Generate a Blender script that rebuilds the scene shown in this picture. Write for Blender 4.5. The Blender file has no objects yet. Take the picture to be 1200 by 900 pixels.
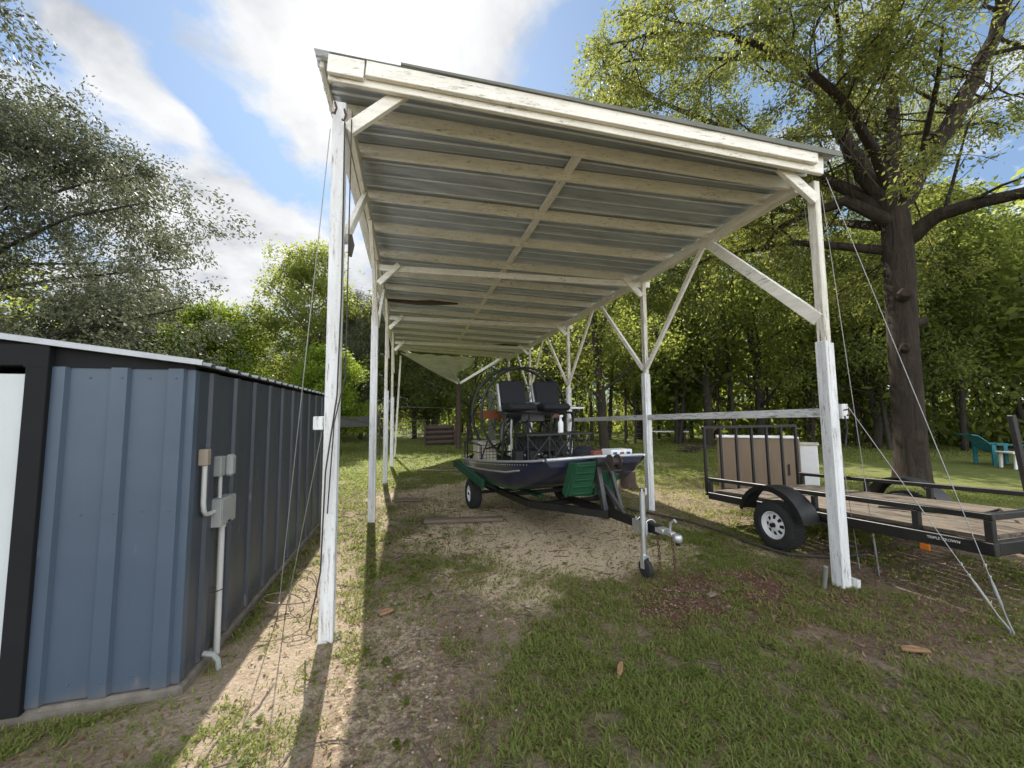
import bpy, math, random
import numpy as np
from mathutils import Vector, Matrix
random.seed(7); rng = np.random.default_rng(7)
sc = bpy.context.scene
COL = sc.collection
R = math.radians
V = Vector

# ------------------------------------------------------------------ materials
def nodes(name):
    m = bpy.data.materials.new(name); m.use_nodes = True
    nt = m.node_tree; nt.nodes.clear()
    out = nt.nodes.new('ShaderNodeOutputMaterial')
    return m, nt, out
def nd(nt, typ, **kw):
    n = nt.nodes.new(typ)
    for k, v in kw.items():
        if k.startswith('i_'):
            n.inputs[k[2:].replace('_', ' ')].default_value = v
        else: setattr(n, k, v)
    return n
def ramp(nt, stops, interp='LINEAR'):
    n = nt.nodes.new('ShaderNodeValToRGB'); cr = n.color_ramp; cr.interpolation = interp
    while len(cr.elements) < len(stops): cr.elements.new(0.5)
    for e, (p, c) in zip(cr.elements, stops):
        e.position = p; e.color = (*c, 1) if len(c) == 3 else c
    return n
def noise(nt, vec, scale, detail=4, rough=.55, dist=0):
    n = nt.nodes.new('ShaderNodeTexNoise')
    n.inputs['Scale'].default_value = scale; n.inputs['Detail'].default_value = detail
    n.inputs['Roughness'].default_value = rough; n.inputs['Distortion'].default_value = dist
    if vec is not None: nt.links.new(vec, n.inputs['Vector'])
    return n
def mapping(nt, vec, scale=(1,1,1), rot=(0,0,0), loc=(0,0,0)):
    n = nt.nodes.new('ShaderNodeMapping')
    n.inputs['Scale'].default_value = scale; n.inputs['Rotation'].default_value = rot; n.inputs['Location'].default_value = loc
    nt.links.new(vec, n.inputs['Vector']); return n.outputs[0]
def mixc(nt, fac, a, b, blend='MIX'):
    n = nt.nodes.new('ShaderNodeMix'); n.data_type = 'RGBA'; n.blend_type = blend
    for sock, val in ((n.inputs[0], fac), (n.inputs[6], a), (n.inputs[7], b)):
        if isinstance(val, (int, float)): sock.default_value = val
        elif isinstance(val, tuple): sock.default_value = (*val, 1)
        else: nt.links.new(val, sock)
    return n.outputs[2]
def math_n(nt, op, a, b=None, clamp=False):
    n = nt.nodes.new('ShaderNodeMath'); n.operation = op; n.use_clamp = clamp
    for i, val in enumerate((a, b)):
        if val is None: continue
        if isinstance(val, (int, float)): n.inputs[i].default_value = val
        else: nt.links.new(val, n.inputs[i])
    return n.outputs[0]
def bump(nt, h, strength, dist=.01):
    n = nt.nodes.new('ShaderNodeBump'); n.inputs['Strength'].default_value = strength
    n.inputs['Distance'].default_value = dist; nt.links.new(h, n.inputs['Height']); return n.outputs[0]
def bsdf(nt, out, rough=.6, metal=0, spec=.4):
    b = nt.nodes.new('ShaderNodeBsdfPrincipled')
    b.inputs['Roughness'].default_value = rough; b.inputs['Metallic'].default_value = metal
    b.inputs['Specular IOR Level'].default_value = spec
    nt.links.new(b.outputs[0], out.inputs['Surface']); return b

def M_worn(name, col, dark, scale=6, amount=.5, rough=.6, metal=0, stretch=(1,1,1), bumps=.15, speck=None, splash=False):
    """paint / metal / plastic with blotchy wear"""
    m, nt, out = nodes(name); b = bsdf(nt, out, rough, metal)
    tc = nd(nt, 'ShaderNodeTexCoord').outputs['Object']
    v = mapping(nt, tc, stretch)
    n1 = noise(nt, v, scale, 6, .65)
    n2 = noise(nt, v, scale*7, 3, .6)
    r = ramp(nt, [(.5-.25*amount, (0,0,0)), (.5+.35, (1,1,1))]); nt.links.new(n1.outputs[0], r.inputs[0])
    c = mixc(nt, r.outputs[0], col, dark)
    if speck:
        r2 = ramp(nt, [(.66, (0,0,0)), (.74, (1,1,1))]); nt.links.new(n2.outputs[0], r2.inputs[0])
        c = mixc(nt, r2.outputs[0], c, speck)
    if splash:
        sz3 = nd(nt, 'ShaderNodeSeparateXYZ'); nt.links.new(tc, sz3.inputs[0])
        sp_ = math_n(nt, 'SUBTRACT', math_n(nt, 'MULTIPLY', n2.outputs[0], .24), sz3.outputs[2]); rs_ = ramp(nt, [(.0, (0,0,0)), (.13, (1,1,1))]); nt.links.new(sp_, rs_.inputs[0])
        c = mixc(nt, math_n(nt, 'MULTIPLY', rs_.outputs[0], .45), c, (.17,.135,.10))
        v4 = noise(nt, mapping(nt, tc, (9,9,.35)), 3, 5, .65); r4 = ramp(nt, [(.58, (0,0,0)), (.75, (1,1,1))]); nt.links.new(v4.outputs[0], r4.inputs[0])
        c = mixc(nt, math_n(nt, 'MULTIPLY', r4.outputs[0], .30), c, speck)
    nt.links.new(c, b.inputs['Base Color'])
    rr = math_n(nt, 'MULTIPLY_ADD', n1.outputs[0], .3); rr.node.inputs[2].default_value = rough-.15
    nt.links.new(rr, b.inputs['Roughness'])
    hh = n2.outputs[0]
    if splash:
        oc = noise(nt, tc, 2.3, 2, .5); hh = math_n(nt, 'ADD', math_n(nt, 'MULTIPLY', hh, .05), math_n(nt, 'MULTIPLY', oc.outputs[0], 4.0)); bumps = .5
    nt.links.new(bump(nt, hh, bumps, .005), b.inputs['Normal'])
    return m
def M_paintwood(name, col, grey, peel, stretch, peel_amt=.62, streak=.55):
    m, nt, out = nodes(name); b = bsdf(nt, out, .7, 0, .25)
    tc = nd(nt, 'ShaderNodeTexCoord').outputs['Object']
    v = mapping(nt, tc, stretch)
    g = noise(nt, v, 14, 6, .7)
    n2 = noise(nt, tc, 1.6, 5, .6)
    n3 = noise(nt, v, 9, 8, .78)
    st = noise(nt, mapping(nt, v, (1,1,1), (0,0,0), (7,3,1)), 3.2, 5, .65)
    r1 = ramp(nt, [(.38, (0,0,0)), (.66, (1,1,1))]); nt.links.new(st.outputs[0], r1.inputs[0])
    c = mixc(nt, math_n(nt, 'MULTIPLY', r1.outputs[0], streak), col, grey)
    r2 = ramp(nt, [(peel_amt-.03, (0,0,0)), (peel_amt+.03, (1,1,1))]); nt.links.new(n3.outputs[0], r2.inputs[0])
    r3 = ramp(nt, [(.40, (.08,.08,.08)), (.60, (1,1,1))]); nt.links.new(n2.outputs[0], r3.inputs[0])
    pm = math_n(nt, 'MULTIPLY', r2.outputs[0], r3.outputs[0])
    c = mixc(nt, math_n(nt, 'MULTIPLY', pm, .9), c, peel)
    n4 = noise(nt, tc, 40, 3, .6); r4 = ramp(nt, [(.64, (0,0,0)), (.70, (1,1,1))]); nt.links.new(n4.outputs[0], r4.inputs[0])
    c = mixc(nt, math_n(nt, 'MULTIPLY', r4.outputs[0], .35), c, peel)
    nt.links.new(c, b.inputs['Base Color'])
    h = math_n(nt, 'ADD', g.outputs[0], math_n(nt, 'MULTIPLY', pm, -.8))
    nt.links.new(bump(nt, h, .5, .004), b.inputs['Normal'])
    return m
CREAM = (.84,.80,.71); WGREY = (.60,.56,.475); PEEL = (.17,.145,.115)
WHITE = (.70,.70,.69); WHG = (.44,.44,.42)
m_post = M_paintwood('peeling_white_post_paint', WHITE, WHG, PEEL, (6,6,.6), .58)
m_baretop = M_paintwood('weathered_bare_post_top', (.72,.68,.58), (.42,.385,.32), (.13,.11,.09), (6,6,.5), .53, .7)
m_cream_x = M_paintwood('cream_paint_on_cross_boards', CREAM, WGREY, PEEL, (.7,6,6), .585)
m_cream_y = M_paintwood('cream_paint_on_long_boards', CREAM, WGREY, PEEL, (6,.7,6), .585)
m_rot = M_worn('rotten_wood', (.10,.065,.04), (.04,.028,.02), 8, .8, .9)
m_rail = M_paintwood('weathered_rail_paint', (.62,.62,.60), (.42,.42,.40), PEEL, (6,.7,6), .55)

def M_galv(name, col=(.42,.42,.41), metal=.55, rough=.42):
    m, nt, out = nodes(name); b = bsdf(nt, out, rough, metal)
    tc = nd(nt, 'ShaderNodeTexCoord').outputs['Object']
    n1 = noise(nt, mapping(nt, tc, (.5, 3, 1)), 3, 6, .6)
    n2 = noise(nt, tc, 1.1, 4, .6)
    r = ramp(nt, [(.3, tuple(c*.72 for c in col)), (.7, tuple(c*1.12 for c in col))]); nt.links.new(n1.outputs[0], r.inputs[0])
    r2 = ramp(nt, [(.58, (0,0,0)), (.78, (1,1,1))]); nt.links.new(n2.outputs[0], r2.inputs[0])
    c = mixc(nt, math_n(nt, 'MULTIPLY', r2.outputs[0], .35), r.outputs[0], (.33,.28,.20))
    n5 = noise(nt, mapping(nt, tc, (.35,9,1)), 2.2, 6, .7); r5 = ramp(nt, [(.60, (0,0,0)), (.74, (1,1,1))]); nt.links.new(n5.outputs[0], r5.inputs[0])
    c = mixc(nt, math_n(nt, 'MULTIPLY', r5.outputs[0], .45), c, (.22,.15,.09))
    nt.links.new(c, b.inputs['Base Color'])
    rr = math_n(nt, 'MULTIPLY_ADD', n2.outputs[0], .35); rr.node.inputs[2].default_value = rough-.15
    nt.links.new(rr, b.inputs['Roughness'])
    return m
m_roof = M_galv('galvanised_roof_sheet', (.44,.475,.52), .2, .42)
m_ribs = M_galv('rib_crest_painted_highlight', (.74,.76,.78), .1, .5)  # lighter crest colour stands in for the light the ribs catch
m_drip = M_worn('dull_drip_edge', (.15,.15,.125), (.10,.10,.085), 4, .6, .6)
m_sheet2 = M_galv('old_roof_sheet', (.80,.80,.82), .0, .6)
m_galvbright = M_galv('zinc_plated_steel', (.62,.63,.64), .8, .35)
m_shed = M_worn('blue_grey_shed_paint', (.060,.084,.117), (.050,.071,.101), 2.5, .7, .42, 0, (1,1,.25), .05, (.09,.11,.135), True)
m_shed2 = M_worn('shed_paint_with_side_shade', (.050,.059,.073), (.040,.047,.059), 2.5, .7, .42, 0, (1,1,.25), .05, (.10,.11,.13), True)  # shed paint darkened: the shade on the side wall is put into the colour
m_blacktrim = M_worn('black_trim_paint', (.003,.0033,.004), (.005,.005,.006), 3, .5, .85)
m_door = M_worn('white_door_paint', (.50,.53,.53), (.44,.47,.47), 2, .5, .45, 0, (1,1,1), .03)
m_slab = M_worn('rough_concrete', (.17,.15,.125), (.085,.072,.058), 14, .8, .95, 0, (1,1,1), .9, (.27,.245,.21))
m_roofedge = M_worn('shed_roof_metal', (.36,.37,.38), (.25,.26,.27), 4, .6, .4, .5)
m_pvc = M_worn('grey_white_pvc', (.44,.44,.42), (.32,.32,.30), 6, .6, .5, 0, (1,1,.3), .03)
m_gbox = M_worn('grey_box_plastic', (.27,.285,.27), (.21,.22,.21), 5, .6, .5)
m_tanbox = M_worn('tan_fitting', (.27,.225,.17), (.20,.16,.12), 9, .7, .6)
m_black = M_worn('black_enamel', (.006,.006,.0065), (.016,.014,.012), 5, .6, .5, 0, (1,1,1), .15, (.06,.045,.034))
m_rubber = M_worn('tyre_rubber', (.018,.018,.018), (.036,.034,.031), 8, .6, .85, 0, (1,1,1), .3)
m_rim = M_worn('white_rim_paint', (.72,.72,.72), (.58,.57,.55), 8, .6, .4)
m_deck = M_paintwood('weathered_deck_plank', (.17,.135,.098), (.075,.062,.05), (.03,.024,.018), (6,.4,6), .52, .9)
m_navy = M_worn('navy_hull_paint', (.010,.014,.065), (.016,.020,.050), 3, .6, .25)
m_green = M_worn('green_carpet', (.009,.066,.027), (.005,.038,.017), 10, .6, .75, 0, (1,1,1), .4)
m_alu = M_worn('aluminium', (.52,.52,.52), (.40,.40,.40), 5, .6, .4, .6)
m_rust = M_worn('rusty_steel', (.095,.045,.026), (.05,.028,.019), 20, .8, .85)
m_orange = M_worn('orange_blade_paint', (.20,.062,.026), (.13,.045,.022), 6, .6, .45)
m_winch = M_worn('rusty_winch_steel', (.055,.036,.027), (.03,.028,.027), 14, .8, .7)
m_seat = M_worn('black_seat_cloth', (.010,.010,.013), (.018,.018,.022), 14, .6, .85)
m_eng = M_worn('dark_engine_metal', (.045,.045,.047), (.09,.088,.085), 12, .7, .45, .5)
m_rudder = M_worn('grey_green_rudder', (.12,.13,.105), (.09,.10,.08), 5, .6, .6)
m_creambox = M_worn('cream_plastic', (.55,.49,.36), (.45,.40,.30), 6, .6, .6)
m_brownboard = M_worn('brown_board', (.20,.145,.095), (.155,.112,.075), 3, .7, .7, 0, (5,5,.5), .1)
m_whitebox = M_worn('white_cabinet_paint', (.74,.74,.72), (.60,.60,.58), 3, .6, .5)
m_cable = M_worn('steel_cable', (.34,.34,.33), (.24,.24,.23), 30, .6, .5, .5)
m_cord = M_worn('dark_cord', (.06,.05,.04), (.035,.03,.027), 20, .6, .8)
m_amber = M_worn('amber_lens', (.45,.13,.015), (.32,.08,.01), 9, .6, .25)
m_whitep = M_worn('white_plastic', (.75,.75,.74), (.65,.65,.64), 8, .5, .45)
m_teal = M_worn('teal_plastic', (.02,.16,.19), (.015,.115,.14), 8, .5, .5)
m_blue = M_worn('blue_fabric', (.02,.09,.22), (.015,.06,.16), 8, .5, .7)
m_redbrown = M_worn('red_brown_case', (.22,.07,.045), (.15,.05,.035), 9, .6, .6)
m_plank = M_worn('old_ground_plank', (.20,.15,.11), (.10,.078,.06), 6, .8, .9, 0, (.7,5,5), .5)
m_bark_chip = M_worn('bark_chip', (.30,.17,.09), (.20,.11,.06), 12, .7, .9)
m_farwall = M_worn('far_white_siding', (.55,.56,.57), (.45,.46,.47), 2, .5, .6)
m_farroof = M_worn('far_grey_roof', (.13,.12,.115), (.10,.09,.09), 2, .5, .8)
m_glass = M_worn('dark_window_glass', (.02,.025,.03), (.03,.035,.04), 2, .5, .15)
m_net = M_worn('grey_net', (.055,.056,.048), (.035,.036,.03), 5, .6, .9)
m_log = M_worn('dark_log_bark', (.085,.06,.045), (.045,.033,.026), 9, .8, .95, 0, (1,1,1), .8)
m_grating = M_worn('black_frame_tube', (.016,.016,.017), (.032,.03,.028), 9, .6, .5)

def M_bark(name, c1, c2, zs=.2, sc_=9):
    m, nt, out = nodes(name); b = bsdf(nt, out, .95, 0, .12)
    tc = nd(nt, 'ShaderNodeTexCoord').outputs['Object']
    v = mapping(nt, tc, (1,1,zs))
    n = noise(nt, v, sc_, 9, .72, 1.1); n2 = noise(nt, tc, 1.3, 4, .6); n3 = noise(nt, mapping(nt, tc, (1,1,.45)), 34, 6, .7)
    f = math_n(nt, 'ADD', math_n(nt, 'MULTIPLY', n.outputs[0], .75), math_n(nt, 'MULTIPLY', n3.outputs[0], .25))
    r = ramp(nt, [(.36, c2), (.62, c1)]); nt.links.new(f, r.inputs[0])
    c = mixc(nt, math_n(nt, 'MULTIPLY', n2.outputs[0], .5), r.outputs[0], tuple(q*.8+.012 for q in c1))
    nt.links.new(c, b.inputs['Base Color'])
    nt.links.new(bump(nt, f, 1.0, .08), b.inputs['Normal'])
    return m
m_bark = M_bark('oak_bark', (.062,.047,.035), (.009,.007,.0055), .16, 8)
m_bark2 = M_bark('grey_bark', (.075,.062,.050), (.018,.015,.012))

def M_leaf(name, c1, c2, trans=(.35,.42,.06), tf=.45, spec=.25, dead=False):
    m, nt, out = nodes(name)
    isl = nd(nt, 'ShaderNodeNewGeometry').outputs['Random Per Island']
    tc = nd(nt, 'ShaderNodeTexCoord').outputs['Object']
    n = noise(nt, tc, .7, 3)
    f = math_n(nt, 'ADD', math_n(nt, 'MULTIPLY', isl, .6), math_n(nt, 'MULTIPLY', n.outputs[0], .5))
    r = ramp(nt, [(.2, c1), (.8, c2)] if not dead else [(.2, c1), (.66, c2), (.82, (.24,.19,.10))]); nt.links.new(f, r.inputs[0])
    b = nt.nodes.new('ShaderNodeBsdfPrincipled'); b.inputs['Roughness'].default_value = .5
    b.inputs['Specular IOR Level'].default_value = spec
    nt.links.new(r.outputs[0], b.inputs['Base Color'])
    t = nt.nodes.new('ShaderNodeBsdfTranslucent')
    tcx = mixc(nt, .45, r.outputs[0], trans); nt.links.new(tcx, t.inputs['Color'])
    mx = nt.nodes.new('ShaderNodeMixShader'); mx.inputs[0].default_value = tf
    nt.links.new(b.outputs[0], mx.inputs[1]); nt.links.new(t.outputs[0], mx.inputs[2])
    nt.links.new(mx.outputs[0], out.inputs['Surface'])
    return m
m_leaf_oak = M_leaf('oak_leaves', (.045,.066,.020), (.115,.130,.038), (.56,.58,.10), .56)
m_leaf_dark = M_leaf('dark_green_leaves', (.058,.082,.026), (.125,.150,.045), (.56,.62,.12), .60)
m_leaf_mid = M_leaf('mid_green_leaves', (.070,.098,.026), (.15,.175,.045), (.62,.68,.12), .62)
m_leaf_lime = M_leaf('lime_green_leaves', (.10,.17,.018), (.19,.26,.030), (.45,.55,.06))
m_leaf_grey = M_leaf('grey_green_leaves', (.060,.068,.040), (.110,.118,.075), (.22,.24,.13), .35, .05)
m_grass = M_leaf('grass_blades', (.115,.165,.036), (.225,.255,.072), (.55,.62,.11), .48, .15, True)
m_litter = M_leaf('dry_leaf_litter', (.13,.075,.042), (.26,.18,.11), (.3,.2,.1), .15, .1)
m_twig = M_worn('dead_twig_bark', (.12,.09,.07), (.07,.055,.045), 20, .6, .95)

# ------------------------------------------------------------------ mesh builder
class MB:
    def __init__(s): s.v = []; s.f = []
    def add(s, vs, fs):
        o = len(s.v); s.v += [tuple(p) for p in vs]; s.f += [tuple(i+o for i in f) for f in fs]; return s
    def box(s, c, size, M=None):
        hx, hy, hz = size[0]/2, size[1]/2, size[2]/2; c = V(c)
        vs = [V((x*hx, y*hy, z*hz)) for x in (-1,1) for y in (-1,1) for z in (-1,1)]
        if M is not None: vs = [M @ p for p in vs]
        return s.add([c+p for p in vs], [(0,1,3,2),(4,6,7,5),(0,4,5,1),(2,3,7,6),(0,2,6,4),(1,5,7,3)])
    def beam(s, p0, p1, w, h, up=(0,0,1)):
        p0, p1 = V(p0), V(p1); d = (p1-p0).normalized(); up = V(up)
        x = d.cross(up)
        if x.length < 1e-4: x = d.cross(V((1,0,0)))
        x.normalize(); u = x.cross(d).normalized()
        a, b = x*w/2, u*h/2
        vs = [p0-a-b, p0+a-b, p0+a+b, p0-a+b, p1-a-b, p1+a-b, p1+a+b, p1-a+b]
        return s.add(vs, [(0,3,2,1),(4,5,6,7),(0,1,5,4),(1,2,6,5),(2,3,7,6),(3,0,4,7)])
    def tube(s, pts, r, n=8, caps=True):
        pts = [V(p) for p in pts]; k = len(pts)
        rs = list(r) if hasattr(r, '__len__') else [r]*k
        t0 = (pts[1]-pts[0]).normalized()
        x = t0.cross(V((0,0,1)) if abs(t0.z) < .9 else V((1,0,0))).normalized()
        vs = []
        for i in range(k):
            t = (pts[min(i+1,k-1)]-pts[max(i-1,0)]).normalized()
            x = (x - t*x.dot(t)).normalized(); y = t.cross(x)
            for j in range(n):
                a = 2*math.pi*j/n; vs.append(pts[i] + (x*math.cos(a)+y*math.sin(a))*rs[i])
        fs = [(i*n+j, i*n+(j+1)%n, (i+1)*n+(j+1)%n, (i+1)*n+j) for i in range(k-1) for j in range(n)]
        if caps: fs += [tuple(range(n-1,-1,-1)), tuple((k-1)*n+j for j in range(n))]
        return s.add(vs, fs)
    def lathe(s, c, axis, prof, n=24):
        """prof: (t along axis, radius) list"""
        c = V(c); ax = V(axis).normalized()
        x = ax.cross(V((0,0,1)) if abs(ax.z) < .9 else V((1,0,0))).normalized(); y = ax.cross(x)
        vs = []
        for t, r in prof:
            for j in range(n):
                a = 2*math.pi*j/n; vs.append(c + ax*t + (x*math.cos(a)+y*math.sin(a))*max(r, 1e-4))
        k = len(prof)
        fs = [(i*n+j, i*n+(j+1)%n, (i+1)*n+(j+1)%n, (i+1)*n+j) for i in range(k-1) for j in range(n)]
        return s.add(vs, fs)
    def ring(s, c, axis, Rr, r, n=40, m=6, a0=0, a1=2*math.pi):
        c = V(c); ax = V(axis).normalized()
        x = ax.cross(V((0,0,1))).normalized(); y = V((0,0,1)) if abs(ax.z) < .2 else ax.cross(x)
        y = (y-ax*y.dot(ax)).normalized()
        full = abs(a1-a0-2*math.pi) < 1e-6
        pts = [c+(x*math.cos(a0+(a1-a0)*i/n)+y*math.sin(a0+(a1-a0)*i/n))*Rr for i in range(n+1)]
        return s.tube(pts, r, m, not full)
    def prism(s, poly, off):
        n = len(poly); off = V(off); P = [V(p) for p in poly]
        vs = P + [p+off for p in P]
        fs = [tuple(range(n-1,-1,-1)), tuple(range(n, 2*n))] + [(i, (i+1)%n, n+(i+1)%n, n+i) for i in range(n)]
        return s.add(vs, fs)
    def build(s, name, mat, parent=None, bevel=0, smooth=False, base=None):
        me = bpy.data.meshes.new(name)
        org = V(base) if base is not None else (parent_world(parent) if parent else V((0,0,0)))
        me.from_pydata([V(p)-org for p in s.v], [], s.f); me.validate()
        mats = mat if isinstance(mat, (list, tuple)) else [mat]
        for mm in mats: me.materials.append(mm)
        import bmesh
        bm = bmesh.new(); bm.from_mesh(me); bmesh.ops.recalc_face_normals(bm, faces=bm.faces); bm.to_mesh(me); bm.free()
        if smooth:
            me.polygons.foreach_set('use_smooth', [True]*len(me.polygons)); me.set_sharp_from_angle(angle=R(40))
        o = bpy.data.objects.new(name, me); COL.objects.link(o)
        if parent: o.parent = parent
        else: o.location = org
        if bevel:
            b = o.modifiers.new('edge', 'BEVEL'); b.width = bevel; b.segments = 1; b.limit_method = 'ANGLE'; b.angle_limit = R(40)
        return o
def parent_world(o):
    p = V((0,0,0))
    while o: p = p + o.location; o = o.parent
    return p
def tag(o, label=None, cat=None, group=None, kind=None):
    if label: o['label'] = label
    if cat: o['category'] = cat
    if group: o['group'] = group
    if kind: o['kind'] = kind
    return o
def thing(name, label, cat, loc, group=None):
    o = bpy.data.objects.new(name, None); COL.objects.link(o); o.location = loc; o.empty_display_size = .2
    return tag(o, label, cat, group)
def np_mesh(name, verts, faces, mats, fmat=None):
    me = bpy.data.meshes.new(name); verts = np.asarray(verts, np.float32); faces = np.asarray(faces, np.int32)
    k = faces.shape[1]
    me.vertices.add(len(verts)); me.vertices.foreach_set('co', verts.ravel())
    me.loops.add(faces.size); me.loops.foreach_set('vertex_index', faces.ravel())
    me.polygons.add(len(faces)); me.polygons.foreach_set('loop_start', np.arange(0, faces.size, k, dtype=np.int32))
    for mm in mats: me.materials.append(mm)
    if fmat is not None: me.polygons.foreach_set('material_index', np.asarray(fmat, np.int32))
    me.update(calc_edges=True); me.validate(); return me
def link(name, me, parent=None, loc=None):
    o = bpy.data.objects.new(name, me); COL.objects.link(o)
    if parent: o.parent = parent
    if loc is not None: o.location = loc
    return o

# ------------------------------------------------------------------ numpy noise
def _hash(ix, iy, seed):
    h = (ix*374761393 + iy*668265263 + seed*1442695041) & 0xffffffff
    h = ((h ^ (h >> 13)) * 1274126177) & 0xffffffff
    return ((h ^ (h >> 16)) & 0xffff) / 65535.0
def vnoise(x, y, seed=0):
    ix = np.floor(x).astype(np.int64); iy = np.floor(y).astype(np.int64); fx = x-ix; fy = y-iy
    fx = fx*fx*(3-2*fx); fy = fy*fy*(3-2*fy)
    a = _hash(ix,iy,seed); b = _hash(ix+1,iy,seed); c = _hash(ix,iy+1,seed); d = _hash(ix+1,iy+1,seed)
    return (a*(1-fx)+b*fx)*(1-fy)+(c*(1-fx)+d*fx)*fy
def fbm(x, y, s, seed=0, o=4):
    t = 0; a = .5; n = 0
    for i in range(o):
        t = t+a*vnoise(x*s, y*s, seed+i*17); n += a; s *= 2.03; a *= .55
    return t/n
def sstep(a, b, x):
    t = np.clip((x-a)/(b-a), 0, 1); return t*t*(3-2*t)
def blob(x, y, cx, cy, rx, ry, rot=0, soft=.45):
    c, s = math.cos(rot), math.sin(rot); dx = x-cx; dy = y-cy
    u = (dx*c+dy*s)/rx; v = (-dx*s+dy*c)/ry
    d = np.sqrt(u*u+v*v) + (fbm(x, y, 1.3, 5)-.5)*.9
    return 1-sstep(1-soft, 1+soft, d)

# ------------------------------------------------------------------ camera, world, sun
CAM_H = 1.6; F = 455.0
p_, y_, r_ = R(4.5), R(14.7), R(-.55)
fw = V((math.sin(y_)*math.cos(p_), math.cos(y_)*math.cos(p_), math.sin(p_)))
rt = V((math.cos(y_), -math.sin(y_), 0)); up = rt.cross(fw)
rt2 = rt*math.cos(r_)+up*math.sin(r_); up2 = -rt*math.sin(r_)+up*math.cos(r_)
cam = bpy.data.cameras.new('camera'); cam.sensor_width = 36; cam.lens = 36*F/1200; cam.clip_end = 3000; cam.clip_start = .05
co = bpy.data.objects.new('camera', cam); COL.objects.link(co)
Mx = Matrix((rt2, up2, -fw)).transposed().to_4x4(); Mx.translation = (0,0,CAM_H); co.matrix_world = Mx
sc.camera = co

SUN_AZ, SUN_EL = R(-5.0), R(41.5)
sd = V((math.sin(SUN_AZ)*math.cos(SUN_EL), math.cos(SUN_AZ)*math.cos(SUN_EL), math.sin(SUN_EL)))
sl = bpy.data.lights.new('sun', 'SUN'); sl.energy = 3.4; sl.angle = R(.5); sl.color = (1,.95,.86)
so = bpy.data.objects.new('sun', sl); COL.objects.link(so); so.rotation_euler = sd.to_track_quat('Z', 'Y').to_euler()
so.location = sd*60

w = bpy.data.worlds.new('World'); sc.world = w; w.use_nodes = True
nt = w.node_tree; nt.nodes.clear()
wo = nt.nodes.new('ShaderNodeOutputWorld'); bg = nt.nodes.new('ShaderNodeBackground')
nt.links.new(bg.outputs[0], wo.inputs[0]); bg.inputs['Strength'].default_value = .12
sky = nt.nodes.new('ShaderNodeTexSky'); sky.sky_type = 'NISHITA'; sky.sun_disc = False
sky.sun_elevation = SUN_EL; sky.sun_rotation = SUN_AZ; sky.air_density = 1.0; sky.dust_density = .6; sky.ozone_density = 1.5
tc = nt.nodes.new('ShaderNodeTexCoord').outputs['Generated']
sep = nt.nodes.new('ShaderNodeSeparateXYZ'); nt.links.new(tc, sep.inputs[0])
den = math_n(nt, 'MAXIMUM', math_n(nt, 'ADD', sep.outputs[2], .28), .05)
px_ = math_n(nt, 'DIVIDE', sep.outputs[0], den); py_ = math_n(nt, 'DIVIDE', sep.outputs[1], den)
cmb = nt.nodes.new('ShaderNodeCombineXYZ'); nt.links.new(px_, cmb.inputs[0]); nt.links.new(py_, cmb.inputs[1])
P = cmb.outputs[0]
def cloud_p(px, py):
    d = fw + rt2*(px-600)/F - up2*(py-450)/F; d.normalize(); q = max(d.z+.28, .05); return (d.x/q, d.y/q)
def gauss(px, py, r, a, px2=None, py2=None):
    """bias of the cloud cover around one direction in the sky"""
    cx, cy = cloud_p(px, py)
    if px2 is not None:
        ex, ey = cloud_p(px2, py2)
    else: ex, ey = cx, cy
    ux, uy = ex-cx, ey-cy; L = math.hypot(ux, uy); L2 = max(L, 1e-4)
    ca, sa = (ux/L2, uy/L2) if L > 1e-3 else (1, 0)
    mx, my = (cx+ex)/2, (cy+ey)/2
    dx = math_n(nt, 'SUBTRACT', px_, mx); dy = math_n(nt, 'SUBTRACT', py_, my)
    u = math_n(nt, 'ADD', math_n(nt, 'MULTIPLY', dx, ca), math_n(nt, 'MULTIPLY', dy, sa))
    v = math_n(nt, 'ADD', math_n(nt, 'MULTIPLY', dx, -sa), math_n(nt, 'MULTIPLY', dy, ca))
    ru = L/2+r
    q = math_n(nt, 'ADD', math_n(nt, 'POWER', math_n(nt, 'ABSOLUTE', math_n(nt, 'DIVIDE', u, ru)), 2), math_n(nt, 'POWER', math_n(nt, 'ABSOLUTE', math_n(nt, 'DIVIDE', v, r)), 2))
    return math_n(nt, 'MULTIPLY', math_n(nt, 'POWER', 2.718, math_n(nt, 'MULTIPLY', q, -1)), a)
n1 = noise(nt, mapping(nt, P, (1,1,1), (0,0,R(25)), (3.1,1.7,0)), 2.6, 10, .60, .3)
cov = n1.outputs[0]
for g in [gauss(165,45,.055,-.36,320,205), gauss(325,210,.05,-.16), gauss(10,30,.07,-.30,40,60), gauss(665,60,.13,-.38,740,180), gauss(170,250,.17,.40,360,300), gauss(170,330,.2,.25,380,340),
          gauss(430,40,.15,.40,560,20), gauss(300,40,.09,.30,385,170), gauss(120,95,.055,.34,205,135), gauss(70,30,.05,.36,140,40), gauss(1000,200,.4,-.06)]:
    cov = math_n(nt, 'ADD', cov, g)
nf = noise(nt, P, 11, 8, .62, .2)
cov = math_n(nt, 'ADD', cov, math_n(nt, 'MULTIPLY', math_n(nt, 'SUBTRACT', nf.outputs[0], .5), .38))
mr = ramp(nt, [(.42, (0,0,0)), (.64, (1,1,1))]); nt.links.new(cov, mr.inputs[0])
n2 = noise(nt, mapping(nt, P, (1,1,1), (0,0,R(25)), (3.0,1.6,0)), 3.2, 8, .58, .3)
sh = ramp(nt, [(.36, (2.8,2.82,2.85)), (.52, (2.3,2.35,2.42)), (.68, (1.45,1.52,1.68))]); nt.links.new(n2.outputs[0], sh.inputs[0])
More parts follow.
